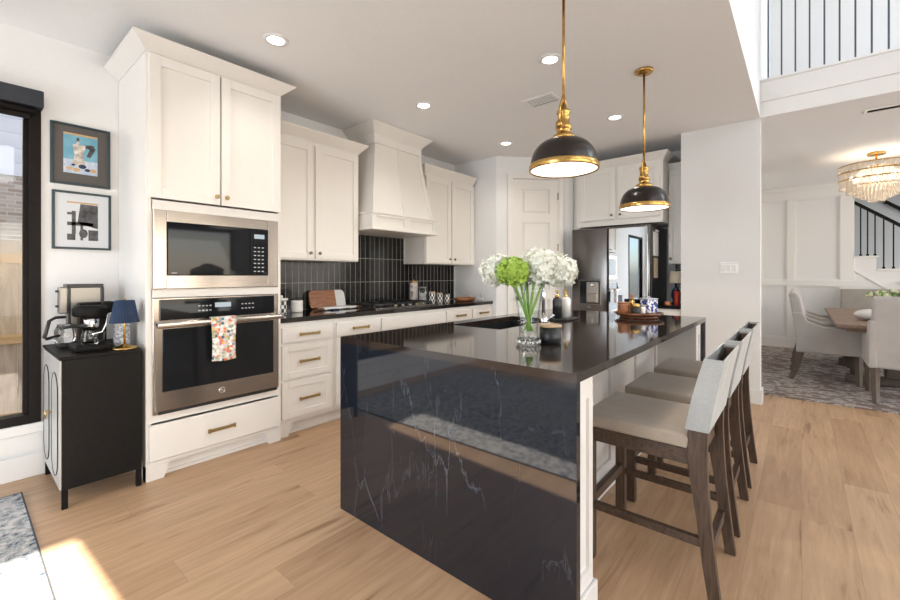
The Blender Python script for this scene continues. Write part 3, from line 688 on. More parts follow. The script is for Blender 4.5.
# counter accessories
def jar(name, label, cat, x, y, r, h, m, lid='palewood', lr=None, lh=.015, kn=False, group=None, z=.9142, inner=None):
    t = thing(name, label, cat, (x, y, z), group)
    MB().lathe([(0, 0), (r * .94, 0), (r, .006)] + [(r, .006 + (h - .006) * (i + 1) / 4) for i in range(4)] + [(0, h)], (x, y, z), 28, uv=True).build('body', m, t)
    q = MB().cyl((x, y, z + h), lr or r * 1.02, lh, 28, bev=.003)
    if kn: q.lathe([(0, 0), (.006, 0), (.012, .012), (.008, .022), (0, .024)], (x, y, z + h + lh), 14)
    q.build('lid', lid, t); return t
jar('lidded_jar', 'black and white patterned jar with white knob lid by the oven tower', 'jar', 1.765, 3.33, .042, .115, 'check', 'white', .052, .02, True)
jar('canister', 'plain white canister with dark lid left of the cutting board', 'canister', 1.955, 3.42, .052, .105, 'white', 'black', .045, .012, True)
jar('glass_canister', 'tallest glass canister of pinkish contents with copper lid beside the cooktop', 'canister', 3.522, 3.53, .050, .235, 'foodjar', 'brass', .052, .018, True)
jar('glass_canister', 'mid-height clear glass canister holding pale contents beside cooktop', 'canister', 3.52, 3.38, .043, .175, 'glass', 'silver', .045, .018)
one('canister_contents', MB().cyl((3.52, 3.38, .9165), .0395, .115, 24), 'marblewhite', 'white flour filling the clear glass canister', 'food')
for i, (x, y, h, lab) in enumerate(((3.55, 3.26, .125, 'black and white checked canister nearest the clear glass jar'), (3.64, 3.22, .11, 'middle one of the three checked canisters on back counter'), (3.775, 3.23, .10, 'checked canister furthest right of the three on back counter'))):
    jar('checked_canister', lab, 'canister', x, y, .036, h, 'check', 'palewood' if i < 2 else 'black', None, .012, group='checked canisters by the cooktop')
# leaning board
t = thing('cutting_board', 'rounded wood and white marble cutting board leaning on black tile', 'cutting board', (2.37, 3.56, .9142))
Tb = Matrix.Translation((2.37, 3.545, .9145)) @ Matrix.Rotation(R(-14), 4, 'X')
def rrect(x0, x1, z0, z1, r, corners):
    pts = []
    for cx_, cz, a0, k in ((x1 - r, z0 + r, -90, 1), (x1 - r, z1 - r, 0, 2), (x0 + r, z1 - r, 90, 3), (x0 + r, z0 + r, 180, 0)):
        X, Z = (x1 if k in (1, 2) else x0), (z0 if k in (0, 1) else z1)
        if k in corners: pts += [(cx_ + r * cos(R(a0 + i * 15)), cz + r * sin(R(a0 + i * 15))) for i in range(7)]
        else: pts.append((X, Z))
    return pts
q = MB(); q.T = Tb; q.prism(rrect(-.20, .09, 0, .185, .045, (3, 0)), 'y', 0, .018); q.build('wood_half', 'acacia', t)
q = MB(); q.T = Tb; q.prism(rrect(.09, .20, 0, .185, .045, (1, 2)), 'y', 0, .018); q.build('marble_half', 'marblewhite', t)
t = thing('marble_tray', 'flat white marble serving tray with wood handles before the leaning board', 'tray', (2.38, 3.44, .9142))
B(2.20, 2.56, 3.36, 3.50, .922, .942, .005, 2).build('slab', 'marblewhite', t)
for a, b in ((2.145, 2.20), (2.56, 2.615)): B(a, b, 3.39, 3.47, .925, .940, .004).build('handle', 'acacia', t)
for x in (2.24, 2.51): B(x, x + .02, 3.40, 3.46, .9142, .922).build('foot', 'brassd', t)
one('folded_napkin', MB().box(2.26, 2.34, 3.33, 3.358, .9145, .928, .004), noisy('navy_cloth', (.03, .05, .10), (.05, .08, .14), 60, .9), 'small folded navy cloth in front of the marble tray', 'cloth')
# wooden tray far end
t = thing('wooden_tray', 'oval wooden tray at the far right end of back counter', 'tray', (4.16, 3.26, .9142))
MB().lathe([(0, 0), (.13, 0), (.16, .012), (.175, .045), (.168, .045), (.152, .018), (0, .012)], (4.16, 3.26, .9142), 36, sy=.6).build('dish', 'acacia', t)
MB().tube([(4.02 + .28 * i / 12, 3.26, .955 + .035 * sin(pi * i / 12)) for i in range(13)], .004, 8).build('handle', 'palewood', t)
q = MB()
for k in range(3):
    a = k * pi / 3
    q.tube([(4.30 + .035 * cos(a) * cos(t_), 3.12 + .035 * sin(a) * cos(t_), .9155 + .075 * sin(t_)) for t_ in [pi * i / 12 for i in range(13)]], .0018, 6)
q.tube([(4.30 + .035 * cos(i * pi / 12), 3.12 + .035 * sin(i * pi / 12), .9162) for i in range(25)], .002, 6)
q.tube([(4.30, 3.12, .99), (4.30, 3.12, 1.012)], .003, 6)
one('wire_cloche', q, 'chrome', 'small wire cloche on the counter end beside the wooden tray', 'cloche')

# ================================================================== FRIDGE WALL
t = thing('refrigerator', 'dark stainless french door refrigerator with mirrored right door', 'refrigerator', (5.25, 1.71, 0))
B(4.945, 5.60, 1.262, 2.155, .02, 1.80, .003).build('body', 'black', t)
def fdoor(y0, y1, z0, z1, name='door', m='dsteel'):
    q = B(4.872, 4.94, y0, y1, z0, z1, .012, 3, True); return q.build(name, m, t)
d1 = fdoor(1.722, 2.152, .72, 1.797); d2 = fdoor(1.262, 1.714, .72, 1.797)
for z0, z1 in ((.40, .71), (.06, .39)):
    d = fdoor(1.262, 2.152, z0, z1, 'freezer_drawer'); B(4.862, 4.873, 1.30, 2.11, z1 - .03, z1 - .012).build('handle', 'black', d)
o = B(4.866, 4.873, 1.285, 1.70, .75, 1.775, .001).build('mirror_panel', 'mirror', d2); o['label'] = 'mirror glass panel'
q = MB(); q.box(4.867, 4.873, 1.795, 2.06, .89, 1.19, .002); dp = q.build('dispenser_frame', 'dsteel', d1)
B(4.8655, 4.8675, 1.81, 2.045, .905, 1.17).build('recess', 'bglass', dp)
q = B(4.852, 4.866, 1.82, 1.965, .915, 1.16, .008, 3); q.build('paddle_housing', 'silver', dp)
q = B(4.848, 4.853, 1.835, 1.95, .925, 1.03, .003); q.build('paddle', 'steel', dp); MB().cyl((4.852, 1.892, 1.10), .022, .045, 20).build('spout', 'chrome', dp)
MB().tube([(4.868, 1.99, .95), (4.868, 1.99, 1.0)], .001, 4).build('marks', 'btn', dp)
MB().box(4.8695, 4.8715, 1.92, 1.95, .855, .872).build('emblem', 'silver', d1)
q = B(4.99, 5.20, 1.256, 1.2605, 1.46, 1.725); one('wall_calendar', q, 'whitep', 'upper white sheet stuck on the black side of refrigerator', 'paper')
q = B(5.02, 5.18, 1.256, 1.2605, 1.21, 1.435); one('recipe_sheet', q, noisy('tan_sheet', (.55, .42, .30), (.68, .58, .46), 30, .8, 0), 'lower tan sheet stuck on the black side of refrigerator', 'paper')
q = MB(); q.T = Matrix.Translation((5.12, 1.256, 1.742)); q.box(-.05, .05, -.012, .004, -.012, .012, .004); one('magnet_clip', q, 'white', 'white clip holding the upper sheet on the refrigerator side', 'clip')
# over-fridge cabinet
TF = TW(5.05, 0)   # local x -> -Y
t = thing('upper_cabinet', 'white two-door cabinet above the refrigerator', 'cabinet', (5.35, 1.65, 1.84))
B(5.05, 5.638, 1.175, 2.165, 1.835, 2.53).build('carcass', 'cab', t)
q = MB(); q.T = TF @ Matrix.Translation((0, 0, 0)); crown(q, -2.165, -1.175, 0, .585, 2.52, 2.61, .065, True, True).build('crown_moulding', 'cab', t)
d = shaker(t, TF, -2.115, -1.69, 1.905, 2.515, rail=.055); knob(d, TF, -1.725, 1.955)
d = shaker(t, TF, -1.66, -1.205, 1.905, 2.515, rail=.055); knob(d, TF, -1.625, 1.955)
struct('trim_8', B(5.16, 5.638, 2.166, 2.249, 0, 2.53), 'cab')
t = thing('upper_cabinet', 'narrow white upper cabinet squeezed between refrigerator and column', 'cabinet', (5.47, 1.08, 1.37))
B(5.30, 5.638, .984, 1.172, 1.37, 2.45).build('carcass', 'cab', t)
q = MB(); q.T = TW(5.30, 0); crown(q, -1.172, -.984, 0, .335, 2.44, 2.512, .055, False, False).build('crown_moulding', 'cab', t)
d = shaker(t, TW(5.30, 0), -1.168, -.988, 1.382, 2.425, rail=.045); knob(d, TW(5.30, 0), -1.145, 1.43)
t = thing('base_cabinet', 'narrow white base cabinet beside the refrigerator', 'cabinet', (5.32, 1.12, 0))
B(5.0, 5.635, .984, 1.25, .1, .874).build('carcass', 'cab', t); B(5.05, 5.07, .984, 1.25, 0, .1).build('plinth', 'cab', t)
d = slab(t, TW(5.0, 0), -1.245, -.99, .70, .85); pull(d, TW(5.0, 0), -1.18, -1.06, .775); d = shaker(t, TW(5.0, 0), -1.245, -.99, .12, .68, rail=.045); knob(d, TW(5.0, 0), -1.02, .6)
one('countertop', B(4.976, 5.636, .984, 1.255, .876, .914, .003), 'granite', 'short black countertop between refrigerator and column', 'countertop')
struct('trim_9', B(5.632, 5.639, .984, 1.172, .9145, 1.37), 'tile2')
t = thing('small_lamp', 'small lamp with cream shade on the short counter by the fridge', 'lamp', (5.27, 1.09, .9142))
MB().lathe([(0, 0), (.045, 0), (.045, .02), (.03, .03), (.05, .09), (.04, .16), (.012, .19), (.012, .27), (0, .27)], (5.27, 1.09, .9142), 24).build('base', 'dnavy', t)
MB().lathe([(.075, .24), (.055, .37), (.053, .37), (.073, .24)], (5.27, 1.09, .9142), 28).build('lamp_shade', 'cream', t)
jar('bottle', 'slim orange and red bottle beside the cream shaded lamp', 'bottle', 5.12, 1.05, .028, .15, 'red', 'black', .012, .04)
jar('salt_dish', 'short copper coloured dish at front of the short counter', 'dish', 5.06, 1.13, .03, .03, 'orange', 'palewood', None, .006)

# light switch
t = thing('light_switch_plate', 'white three-gang light switch plate on the column', 'switch', (4.972, .552, 1.25))
B(4.968, 4.974, .475, .63, 1.255, 1.37, .002).build('plate', 'white', t)
for i in range(3): B(4.964, 4.969, .492 + i * .047, .519 + i * .047, 1.28, 1.345, .002).build('rocker', 'whitep', t)

# ================================================================== ISLAND
x0, x1, ya, yb = 1.325, 3.755, 1.878, .569
t = thing('island_countertop', 'black veined quartz island top with waterfall ends', 'countertop', (2.54, 1.22, 0))
q = MB(); zt, zb = .914, .882; hx0, hx1, hy0, hy1 = 2.11, 2.88, 1.385, 1.775
def slabhole():
    b = q.bm; xs = [x0, hx0, hx1, x1]; ys = [yb, hy0, hy1, ya]
    vt = [[b.verts.new((x, y, zt)) for y in ys] for x in xs]; vb = [[b.verts.new((x, y, zb)) for y in ys] for x in xs]
    for i in range(3):
        for j in range(3):
            if i == 1 and j == 1: continue
            b.faces.new((vt[i][j], vt[i + 1][j], vt[i + 1][j + 1], vt[i][j + 1])); b.faces.new((vb[i][j], vb[i][j + 1], vb[i + 1][j + 1], vb[i + 1][j]))
    def side(a, c): b.faces.new((vt[a[0]][a[1]], vt[c[0]][c[1]], vb[c[0]][c[1]], vb[a[0]][a[1]]))
    for i in range(3): side((i, 0), (i + 1, 0)); side((i, 3), (i + 1, 3)); side((0, i), (0, i + 1)); side((3, i), (3, i + 1))
    side((1, 1), (2, 1)); side((1, 2), (2, 2)); side((1, 1), (1, 2)); side((2, 1), (2, 2))
slabhole(); q.build('top_slab', 'quartz_warmlit', t)
q = MB(); q.box(x0, x0 + .03, yb, ya, 0, zb); q.build('waterfall_panel', 'quartz', t)
q = MB(); q.box(x1 - .03, x1, yb, ya, 0, zb); q.build('waterfall_panel', 'quartz', t)
t = thing('island_cabinet', 'white panelled island base with recessed seating side', 'cabinet', (2.54, 1.3, 0))
xa, xb = x0 + .031, x1 - .031
q = B(xa, 2.06, .88, 1.855, 0, .88); q.box(2.93, xb, .88, 1.855, 0, .88); q.box(2.06, 2.93, .88, 1.34, 0, .88); q.box(2.06, 2.93, 1.82, 1.855, 0, .88); q.box(2.06, 2.93, 1.34, 1.82, 0, .62); q.build('body', 'cabw', t)
for a, b in ((xa, 1.545), (3.555, xb)):
    q = MB(); q.box(a, b, .612, .88, 0, .88)
    q.box(a, a + .035, .600, .612, .0, .88); q.box(b - .035, b, .600, .612, .0, .88); q.box(a + .035, b - .035, .600, .612, .79, .88); q.box(a + .035, b - .035, .600, .612, 0, .16)
    q.build('end_pier', 'cabw', t)
    q = B(a, b + (.014 if b < 2 else 0), .586, .60, 0, .10, .003); 
    if b < 2: q.box(b, b + .014, .60, .88, 0, .10, .003)
    else: q.box(a - .014, a, .586, .88, 0, .10, .003)
    q.build('pier_base', 'cabw', t)
q = MB(); n = 4; wv_ = (3.555 - 1.545) / n
for i in range(n + 1):
    xc = 1.545 + wv_ * i; q.box(max(1.545, xc - .04), min(3.555, xc + .04), .866, .88, .0, .88)
q.box(1.545, 3.555, .8665, .88, .78, .88); q.box(1.545, 3.555, .8665, .88, 0, .15); q.box(1.56, 3.54, .852, .866, 0, .10, .003)
q.build('back_panelling', 'cabw', t)
q = MB()   # kitchen side door frames
for i in range(5):
    a = xa + .01 + i * .468; q.box(a, a + .455, 1.855, 1.872, .12, .87, .002)
q.build('door', 'cabw', t)
# sink
t = thing('island_sink', 'black undermount sink set into the island top', 'sink', (2.495, 1.58, .66))
q = MB(); q.box(2.10, 2.89, 1.375, 1.785, .655, .665); q.box(2.10, 2.11, 1.375, 1.785, .665, .881); q.box(2.88, 2.89, 1.375, 1.785, .665, .881); q.box(2.11, 2.88, 1.375, 1.385, .665, .881); q.box(2.11, 2.88, 1.775, 1.785, .665, .881)
q.build('basin', 'black', t); MB().cyl((2.495, 1.58, .665), .045, .004, 24).build('drain', 'silver', t)
# faucet
t = thing('kitchen_faucet', 'chrome faucet at the sink edge behind the flower vase', 'faucet', (2.50, 1.30, .9142))
MB().cyl((2.5, 1.30, .9142), .026, .05, 24, bev=.004).build('base', 'chrome', t)
MB().tube([(2.5, 1.30, .96), (2.5, 1.30, 1.12)] + [(2.5, 1.30 + .075 - .075 * cos(a), 1.12 + .075 * sin(a)) for a in [pi * i / 10 for i in range(1, 11)]] + [(2.5, 1.45, 1.08)], .011, 14).build('spout', 'chrome', t)
MB().tube([(2.5, 1.275, .95), (2.495, 1.25, .96), (2.49, 1.22, .985)], .006, 10).build('lever', 'chrome', t)

# soap tray
one('soap_tray', B(2.78, 3.0, 1.27, 1.40, .9142, .93, .006, 2), 'black', 'black rectangular soap tray on island near the sink', 'tray')
def soap(x, y, label, m, h=.15, r=.033):
    t = thing('soap_bottle', label, 'soap bottle', (x, y, .9302), 'soap bottles on the black tray')
    MB().lathe([(0, 0), (r, 0), (r, h * .85), (r * .8, h * .95), (.014, h), (0, h)], (x, y, .9302), 26).build('body', m, t)
    q = MB().lathe([(0, 0), (.015, 0), (.015, .015), (.006, .018), (.006, .045), (0, .045)], (x, y, .9302 + h), 16); q.box(x - .03, x + .012, y - .006, y + .006, .9302 + h + .04, .9302 + h + .052, .002); q.build('pump', 'brass', t)
soap(2.825, 1.36, 'matte black soap bottle with brass pump on the black tray', 'black')
soap(2.93, 1.34, 'pale soap bottle with brass pump beside the black one', 'marblewhite')

# candle
t = thing('candle', 'black candle jar with pale wooden lid beside the glass vase', 'candle', (1.852, .927, .9142))
MB().lathe([(0, 0), (.046, 0), (.052, .006), (.052, .078), (0, .078)], (1.852, .927, .9142), 32).build('vessel', 'black', t)
MB().cyl((1.852, .927, .9925), .054, .012, 32, bev=.003).build('lid', 'palewood', t)
q = MB()
for i in range(6):
    a0, a1 = R(-128 + 20 + i * 8 + 30), R(-128 + 20 + (i + 1) * 8 + 30); r = .0528
    v = [q.bm.verts.new((1.852 + r * cos(a), .927 + r * sin(a), .9142 + z)) for a, z in ((a0, .02), (a1, .02), (a1, .06), (a0, .06))]; q.bm.faces.new(v)
q.build('paper_label', 'whitep', t)

# vase and flowers
VX, VY, VZ = 1.757, .992, .9142
t = thing('flower_vase', 'flared clear glass vase of flowers on the island corner', 'vase', (VX, VY, VZ))
pr = [(0, 0), (.050, 0), (.054, .012), (.047, .028), (.044, .05), (.047, .10), (.055, .17), (.066, .24), (.080, .292), (.077, .292), (.062, .24), (.050, .17), (.042, .10), (.038, .055), (0, .045)]
q = MB().lathe(pr, (VX, VY, VZ), 40); q.build('vessel', 'vglass', t)
q = MB()
for i in range(14):
    a = 2 * pi * i / 14; q.T = Matrix.Translation((VX + .049 * cos(a), VY + .049 * sin(a), VZ + .017)); q.lathe([(0, -.014), (.009, -.008), (.011, 0), (.009, .008), (0, .014)], seg=8)
q.build('cut_base', 'glass', t)
RT = Vector((.644, -.765, 0)); FW = Vector((.765, .644, 0)); VC = Vector((VX, VY, 0))
def bloom(label, du, df, z, r, m, n, sq=.85, group='hydrangeas in the glass vase'):
    c = VC + RT * du + FW * df + Vector((0, 0, z))
    ft = VC + RT * (-du * .12) + FW * (-df * .12) + Vector((0, 0, VZ + .062))
    t = thing('hydrangea_stem', label, 'flower', ft, group)
    nk = VC + RT * du * .46 + FW * df * .40 + Vector((0, 0, VZ + .285))
    q = MB(); q.tube([ft, ft.lerp(nk, .5) + Vector((0, 0, .0)), nk, nk.lerp(c, .6) + Vector((0, 0, .005)), c], .0065, 10); q.build('stem', 'stem', t)
    q = MB(); bm = q.bm
    # core
    b2 = bmesh.new(); bmesh.ops.create_icosphere(b2, subdivisions=3, radius=r * .80)
    for v in b2.verts: v.co = Vector((v.co.x, v.co.y, v.co.z * sq)) + c
    q._merge(b2, True)
    for i in range(n):
        zz_ = 1 - 2 * (i + .5) / n; ph = i * 2.39996; rr = math.sqrt(1 - zz_ * zz_)
        nn = Vector((rr * cos(ph), rr * sin(ph), zz_)); k = r * random.uniform(.84, 1.08)
        p = c + Vector((nn.x * k, nn.y * k, nn.z * k * sq))
        nn = (nn + Vector([random.uniform(-.6, .6) for _ in range(3)])).normalized()
        a = nn.orthogonal().normalized(); bb_ = nn.cross(a); th = random.uniform(0, pi); s = r * random.uniform(.14, .22)
        for w4 in range(4):
            an = th + w4 * pi / 2; d = a * cos(an) + bb_ * sin(an); e_ = nn.cross(d)
            v = [bm.verts.new(p), bm.verts.new(p + d * s * .6 + e_ * s * .45 + nn * s * .25), bm.verts.new(p + d * s * 1.1 + nn * s * .35), bm.verts.new(p + d * s * .6 - e_ * s * .45 + nn * s * .25)]
            bm.faces.new(v).smooth = False
    q.build('bloom', m, t)
    q = MB(); 
    for sgn in (-1, 1):
        l0 = nk.lerp(c, .25); v = [q.bm.verts.new(l0 + RT * sgn * a_ + FW * b_ + Vector((0, 0, c_))) for a_, b_, c_ in ((0, 0, 0), (.02, -.02, .02), (.045, -.01, .018), (.03, .02, .01), (.012, .02, .012))]
        q.bm.faces.new(v)
    q.build('leaf', 'leaf', t)
bloom('white hydrangea at the far left of the bouquet', -.145, .03, 1.265, .082, 'pbody', 230)
bloom('lime green hydrangea at front left of the bouquet', -.082, -.045, 1.258, .074, 'pgreen', 260)
bloom('largest white hydrangea at the centre top of the bouquet', .055, .0, 1.283, .092, 'pbody', 280)
bloom('white hydrangea at the far right of the bouquet', .145, .02, 1.262, .085, 'pbody', 230)
bloom('white hydrangea partly hidden at the back of bouquet', .0, .10, 1.27, .075, 'pbody', 160)

# lazy susan
LX, LY = 3.41, .965
t = thing('lazy_susan', 'round walnut turntable tray on the far part of the island', 'tray', (LX, LY, .9142))
MB().lathe([(0, 0), (.135, 0), (.14, .006), (.14, .018), (0, .018)], (LX, LY, .9142), 40).build('base_ring', 'darkwood', t)
MB().lathe([(0, .019), (.155, .019), (.172, .028), (.175, .042), (.165, .044), (.16, .036), (0, .036)], (LX, LY, .9142), 48).build('disc', 'darkwood', t)
zl = .9142 + .0365
def onl(du, df): p = RT * du + FW * df; return LX + p.x, LY + p.y
x, y = onl(-.115, .0); jar('salt_cellar', 'round amber wood box at the left of the turntable', 'box', x, y, .045, .07, 'acacia', 'acacia', None, .012, z=zl)
x, y = onl(-.05, -.06); jar('spice_jar', 'black jar with copper lid in the middle of the turntable', 'jar', x, y, .034, .045, 'black', 'brass', .03, .03, z=zl)
x, y = onl(.01, -.05); jar('spice_jar', 'small white jar beside the blue patterned box', 'jar', x, y, .018, .05, 'white', 'silver', None, .015, z=zl)
x, y = onl(-.02, .07); jar('pepper_mill', 'tall copper mill at the back of the turntable', 'pepper mill', x, y, .02, .09, 'brass', 'acacia', .014, .03, True, z=zl)
x, y = onl(.085, .01)
t = thing('tea_tin', 'blue and white patterned square tin on the turntable', 'tin', (x, y, zl))
q = MB(); q.T = Matrix.Translation((x, y, 0)) @ Matrix.Rotation(R(-30), 4, 'Z'); q.box(-.05, .05, -.04, .04, zl, zl + .10, .004, 2); q.build('body', 'blotch', t)
q = MB(); q.T = Matrix.Translation((x, y, 0)) @ Matrix.Rotation(R(-30), 4, 'Z'); q.box(-.053, .053, -.043, .043, zl + .10, zl + .112, .004, 2); q.lathe([(0, 0), (.008, 0), (.012, .01), (0, .018)], (0, 0, zl + .112), 12); q.build('lid', noisy('tin_lid', (.25, .28, .36), (.4, .43, .5), 30, .3, 0), t)

# ================================================================== STOOLS
def make_stool():
    t = thing('counter_stool', 'x', 'stool', (0, 0, 0), 'counter stools along the island')
    W = .225   # local: +y to the island; seat y -.22..+.22 about centre Y=.53
    def Y(v): return v - .53
    for sx in (-1, 1):
        a, b = (sx * W, sx * (W - .034)); a, b = min(a, b), max(a, b)
        q = MB(); pr = [(Y(.262), Y(.222), 0), (Y(.284), Y(.240), .15), (Y(.305), Y(.258), .33), (Y(.325), Y(.266), .46), (Y(.338), Y(.270), .56), (Y(.334), Y(.268), .64), (Y(.300), Y(.244), .80), (Y(.262), Y(.218), .92)]
        q.prism([(f_, z) for f_, b_, z in pr] + [(b_, z) for f_, b_, z in reversed(pr)], 'x', a, b); q.build('rear_leg', 'stoolwood', t, bevel=.003)
        q = B(a, b, Y(.695), Y(.742), 0, .53, .003); q.build('front_leg', 'stoolwood', t)
        B(a + .004, b - .004, Y(.29), Y(.70), .218, .250, .002).build('stretcher', 'stoolrail', t)
        B(a + .003, b - .003, Y(.31), Y(.742), .518, .577, .002).build('side_rail', 'stoolrail', t)
    B(-W + .02, W - .02, Y(.705), Y(.732), .228, .268, .002).build('stretcher', 'stoolrail', t)
    B(-W + .02, W - .02, Y(.262), Y(.29), .155, .19, .002).build('stretcher', 'stoolrail', t)
    B(-W + .02, W - .02, Y(.715), Y(.742), .518, .577, .002).build('front_rail', 'stoolrail', t)
    B(-W + .02, W - .02, Y(.30), Y(.33), .518, .577, .002).build('back_rail', 'stoolrail', t)
    q = B(-W, W, Y(.315), Y(.752), .576, .632, .014, 3, True); q.build('seat_cushion', 'seat', t)
    q = MB(); pr = [(Y(.341), Y(.262), .655), (Y(.322), Y(.246), .76), (Y(.300), Y(.229), .85), (Y(.278), Y(.212), .93)]
    w1 = W + .005
    for a, b in ((-w1, -w1 + .004), (w1 - .004, w1)): q.prism([(f_, z) for f_, b_, z in pr] + [(b_, z) for f_, b_, z in reversed(pr)], 'x', a, b)
    q.prism([(f_, z) for f_, b_, z in pr] + [(f_ - .006, z) for f_, b_, z in reversed(pr)], 'x', -w1 + .004, w1 - .004)
    q.prism([(b_ + .006, z) for f_, b_, z in pr] + [(b_, z) for f_, b_, z in reversed(pr)], 'x', -w1 + .004, w1 - .004)
    q.build('back_sling', 'sling', t)
    return t
st = make_stool(); st.location = (2.025, .53, 0); st['label'] = 'nearest counter stool with greige cushion and brown wooden legs'
dup(st, (2.615, .53, 0), None, 'middle counter stool of the three at the island')
dup(st, (3.205, .53, 0), None, 'farthest counter stool, beside the column end of island')

# ================================================================== PENDANTS
def pendant(zr):
    t = thing('pendant_light', 'x', 'pendant light', (0, 0, 0), 'brass and bronze dome pendants over the island')
    zc = 2.745 - .001
    MB().lathe([(0, 0), (.062, 0), (.062, -.016), (.05, -.024), (.012, -.028), (0, -.028)], (0, 0, zc), 32).build('canopy', 'brass', t)
    top = zr + .34
    MB().cyl((0, 0, top - .03), .0075, zc - .02 - top + .03, 14).build('rod', 'brass', t)
    MB().lathe([(0, .325), (.014, .325), (.018, .300), (.032, .296), (.035, .283), (.029, .276), (.029, .225), (.038, .220), (.041, .203), (.034, .198), (.034, .176), (.052, .170), (.060, .158), (.060, .144), (0, .144)], (0, 0, zr), 32).build('socket', 'brass', t)
    q = MB()
    for s in (-1, 1): q.tube([(s * .008, 0, zr + .365), (s * .02, 0, zr + .345), (s * .045, 0, zr + .30), (s * .048, 0, zr + .215)], .0055, 8)
    q.box(-.047, .047, -.005, .005, zr + .282, zr + .292)
    for s in (-1, 1): q.T = Matrix.Translation((s * .046, 0, zr + .215)) @ Matrix.Rotation(R(90), 4, 'Y'); q.lathe([(0, -.014), (.015, -.014), (.015, .014), (0, .014)], seg=14)
    q.build('yoke', 'brass', t)
    pr = [(.054, .148)] + [(.050 + .117 * sin(a), .148 * cos(a) ** .85) for a in [pi / 2 * i / 14 for i in range(1, 14)]] + [(.168, .012)]
    inn = [(r - .004, z - .004) for r, z in reversed(pr)]
    MB().lathe(pr + [(.166, .010), (.163, .010)], (0, 0, zr), 56).build('shade', 'bronze', t)
    MB().lathe(inn + [(0, .142)], (0, 0, zr), 56).build('inner_liner', 'shade', t)
    MB().lathe([(.1655, .022), (.171, .021), (.1735, .014), (.1735, -.006), (.171, -.010), (.165, -.010), (.1635, -.002), (.1635, .020), (.1655, .022)], (0, 0, zr), 56).build('rim_band', 'brass', t)
    MB().lathe([(0, .004), (.10, .003), (.163, -.001), (.163, -.004), (0, -.001)], (0, 0, zr), 48).build('diffuser', 'diff', t)
    return t
zr = 1.783
p1 = pendant(zr); p1.location = (2.0, .928, 0); p1['label'] = 'near dark dome pendant with brass rim, rod leaving the top of frame'
p2 = dup(p1, (3.262, .885, 0), None, 'far dark dome pendant with brass rim, its canopy on the ceiling')
for o, dz in ((p1, .0), (p2, -.045)):
    if dz:   # the far one hangs a little lower: longer rod
        for ch in o.children:
            if ch.name.startswith(('canopy',)): continue
            if ch.name.startswith('rod'): ch.data = ch.data.copy(); [setattr(v, 'co', Vector((v.co.x, v.co.y, v.co.z + (dz if v.co.z < 2.4 else 0)))) for v in ch.data.vertices]
            else: ch.location.z = dz
for (x, y, z) in ((1.995, .935, zr + .03), (3.262, .885, zr - .015)):
    l = bpy.data.lights.new('pendant_bulb_light', 'SPOT'); l.energy = 26; l.color = (1, .84, .66); l.spot_size = R(150); l.shadow_soft_size = .06
    o = bpy.data.objects.new('pendant_bulb_light', l); COL.objects.link(o); o.location = (x, y, z - .03)

# downlights
def downlight():
    t = thing('recessed_downlight', 'x', 'downlight', (0, 0, 2.745), 'recessed downlights in the kitchen ceiling')
    MB().lathe([(.052, -.001), (.076, -.001), (.076, -.005), (.054, -.009), (.052, -.004), (.052, -.001)], (0, 0, 2.745), 36).build('trim_ring', 'trim', t)
    MB().lathe([(0, -.002), (.052, -.002), (.052, -.006), (0, -.006)], (0, 0, 2.745), 36).build('lens', 'lens', t)
    return t
M['lens'] = mat('led_lens', (1, 1, 1), .5, emit=(1, .96, .9), es=7)
spots = [(1.323, 2.566, 'recessed downlight closest to the tall oven cabinet'), (2.675, 2.555, 'recessed downlight in front of the range hood'), (4.045, 2.573, 'recessed downlight nearest the pantry door'), (2.671, 1.339, 'recessed downlight between the rods of the two pendants and the ceiling vent'), (4.048, 1.358, 'recessed downlight nearest the refrigerator cabinets')]
dl = downlight()
for i, (x, y, lab) in enumerate(spots):
    o = dl if i == 0 else dup(dl, (x, y, 2.745)); o.location = (x, y, 2.745); o['label'] = lab
    l = bpy.data.lights.new('downlight_light', 'SPOT'); l.energy = 17; l.color = (1, .94, .86); l.spot_size = R(130); l.spot_blend = .8; l.shadow_soft_size = .06
    s = bpy.data.objects.new('downlight_light', l); COL.objects.link(s); s.location = (x, y, 2.725)
# vents
def vent(label, x, y, wx, wy, lm='trim'):
    t = thing('ceiling_vent', label, 'vent', (x, y, 2.745))
    q = MB(); z0, z1 = 2.737, 2.7448
    q.box(x - wx, x + wx, y - wy, y - wy + .02, z0, z1); q.box(x - wx, x + wx, y + wy - .02, y + wy, z0, z1); q.box(x - wx, x - wx + .02, y - wy + .02, y + wy - .02, z0, z1); q.box(x + wx - .02, x + wx, y - wy + .02, y + wy - .02, z0, z1); q.build('frame', 'trim', t)
    B(x - wx + .02, x + wx - .02, y - wy + .02, y + wy - .02, 2.7435, 2.7448).build('duct', 'black', t)
    n = int((wx * 2 - .04) / .024); q = MB()
    for i in range(n):
        xx = x - wx + .032 + i * .024; q.prism([(xx - .004, 2.743), (xx + .003, 2.738), (xx + .005, 2.739), (xx - .002, 2.7435)], 'y', y - wy + .02, y + wy - .02)
    q.build('louvres', lm, t)
vent('white slatted ceiling vent near the pendant lights', 3.255, 1.71, .10, .14)
vent('small ceiling vent over the dining room entrance', 5.40, -.60, .06, .16, 'black')

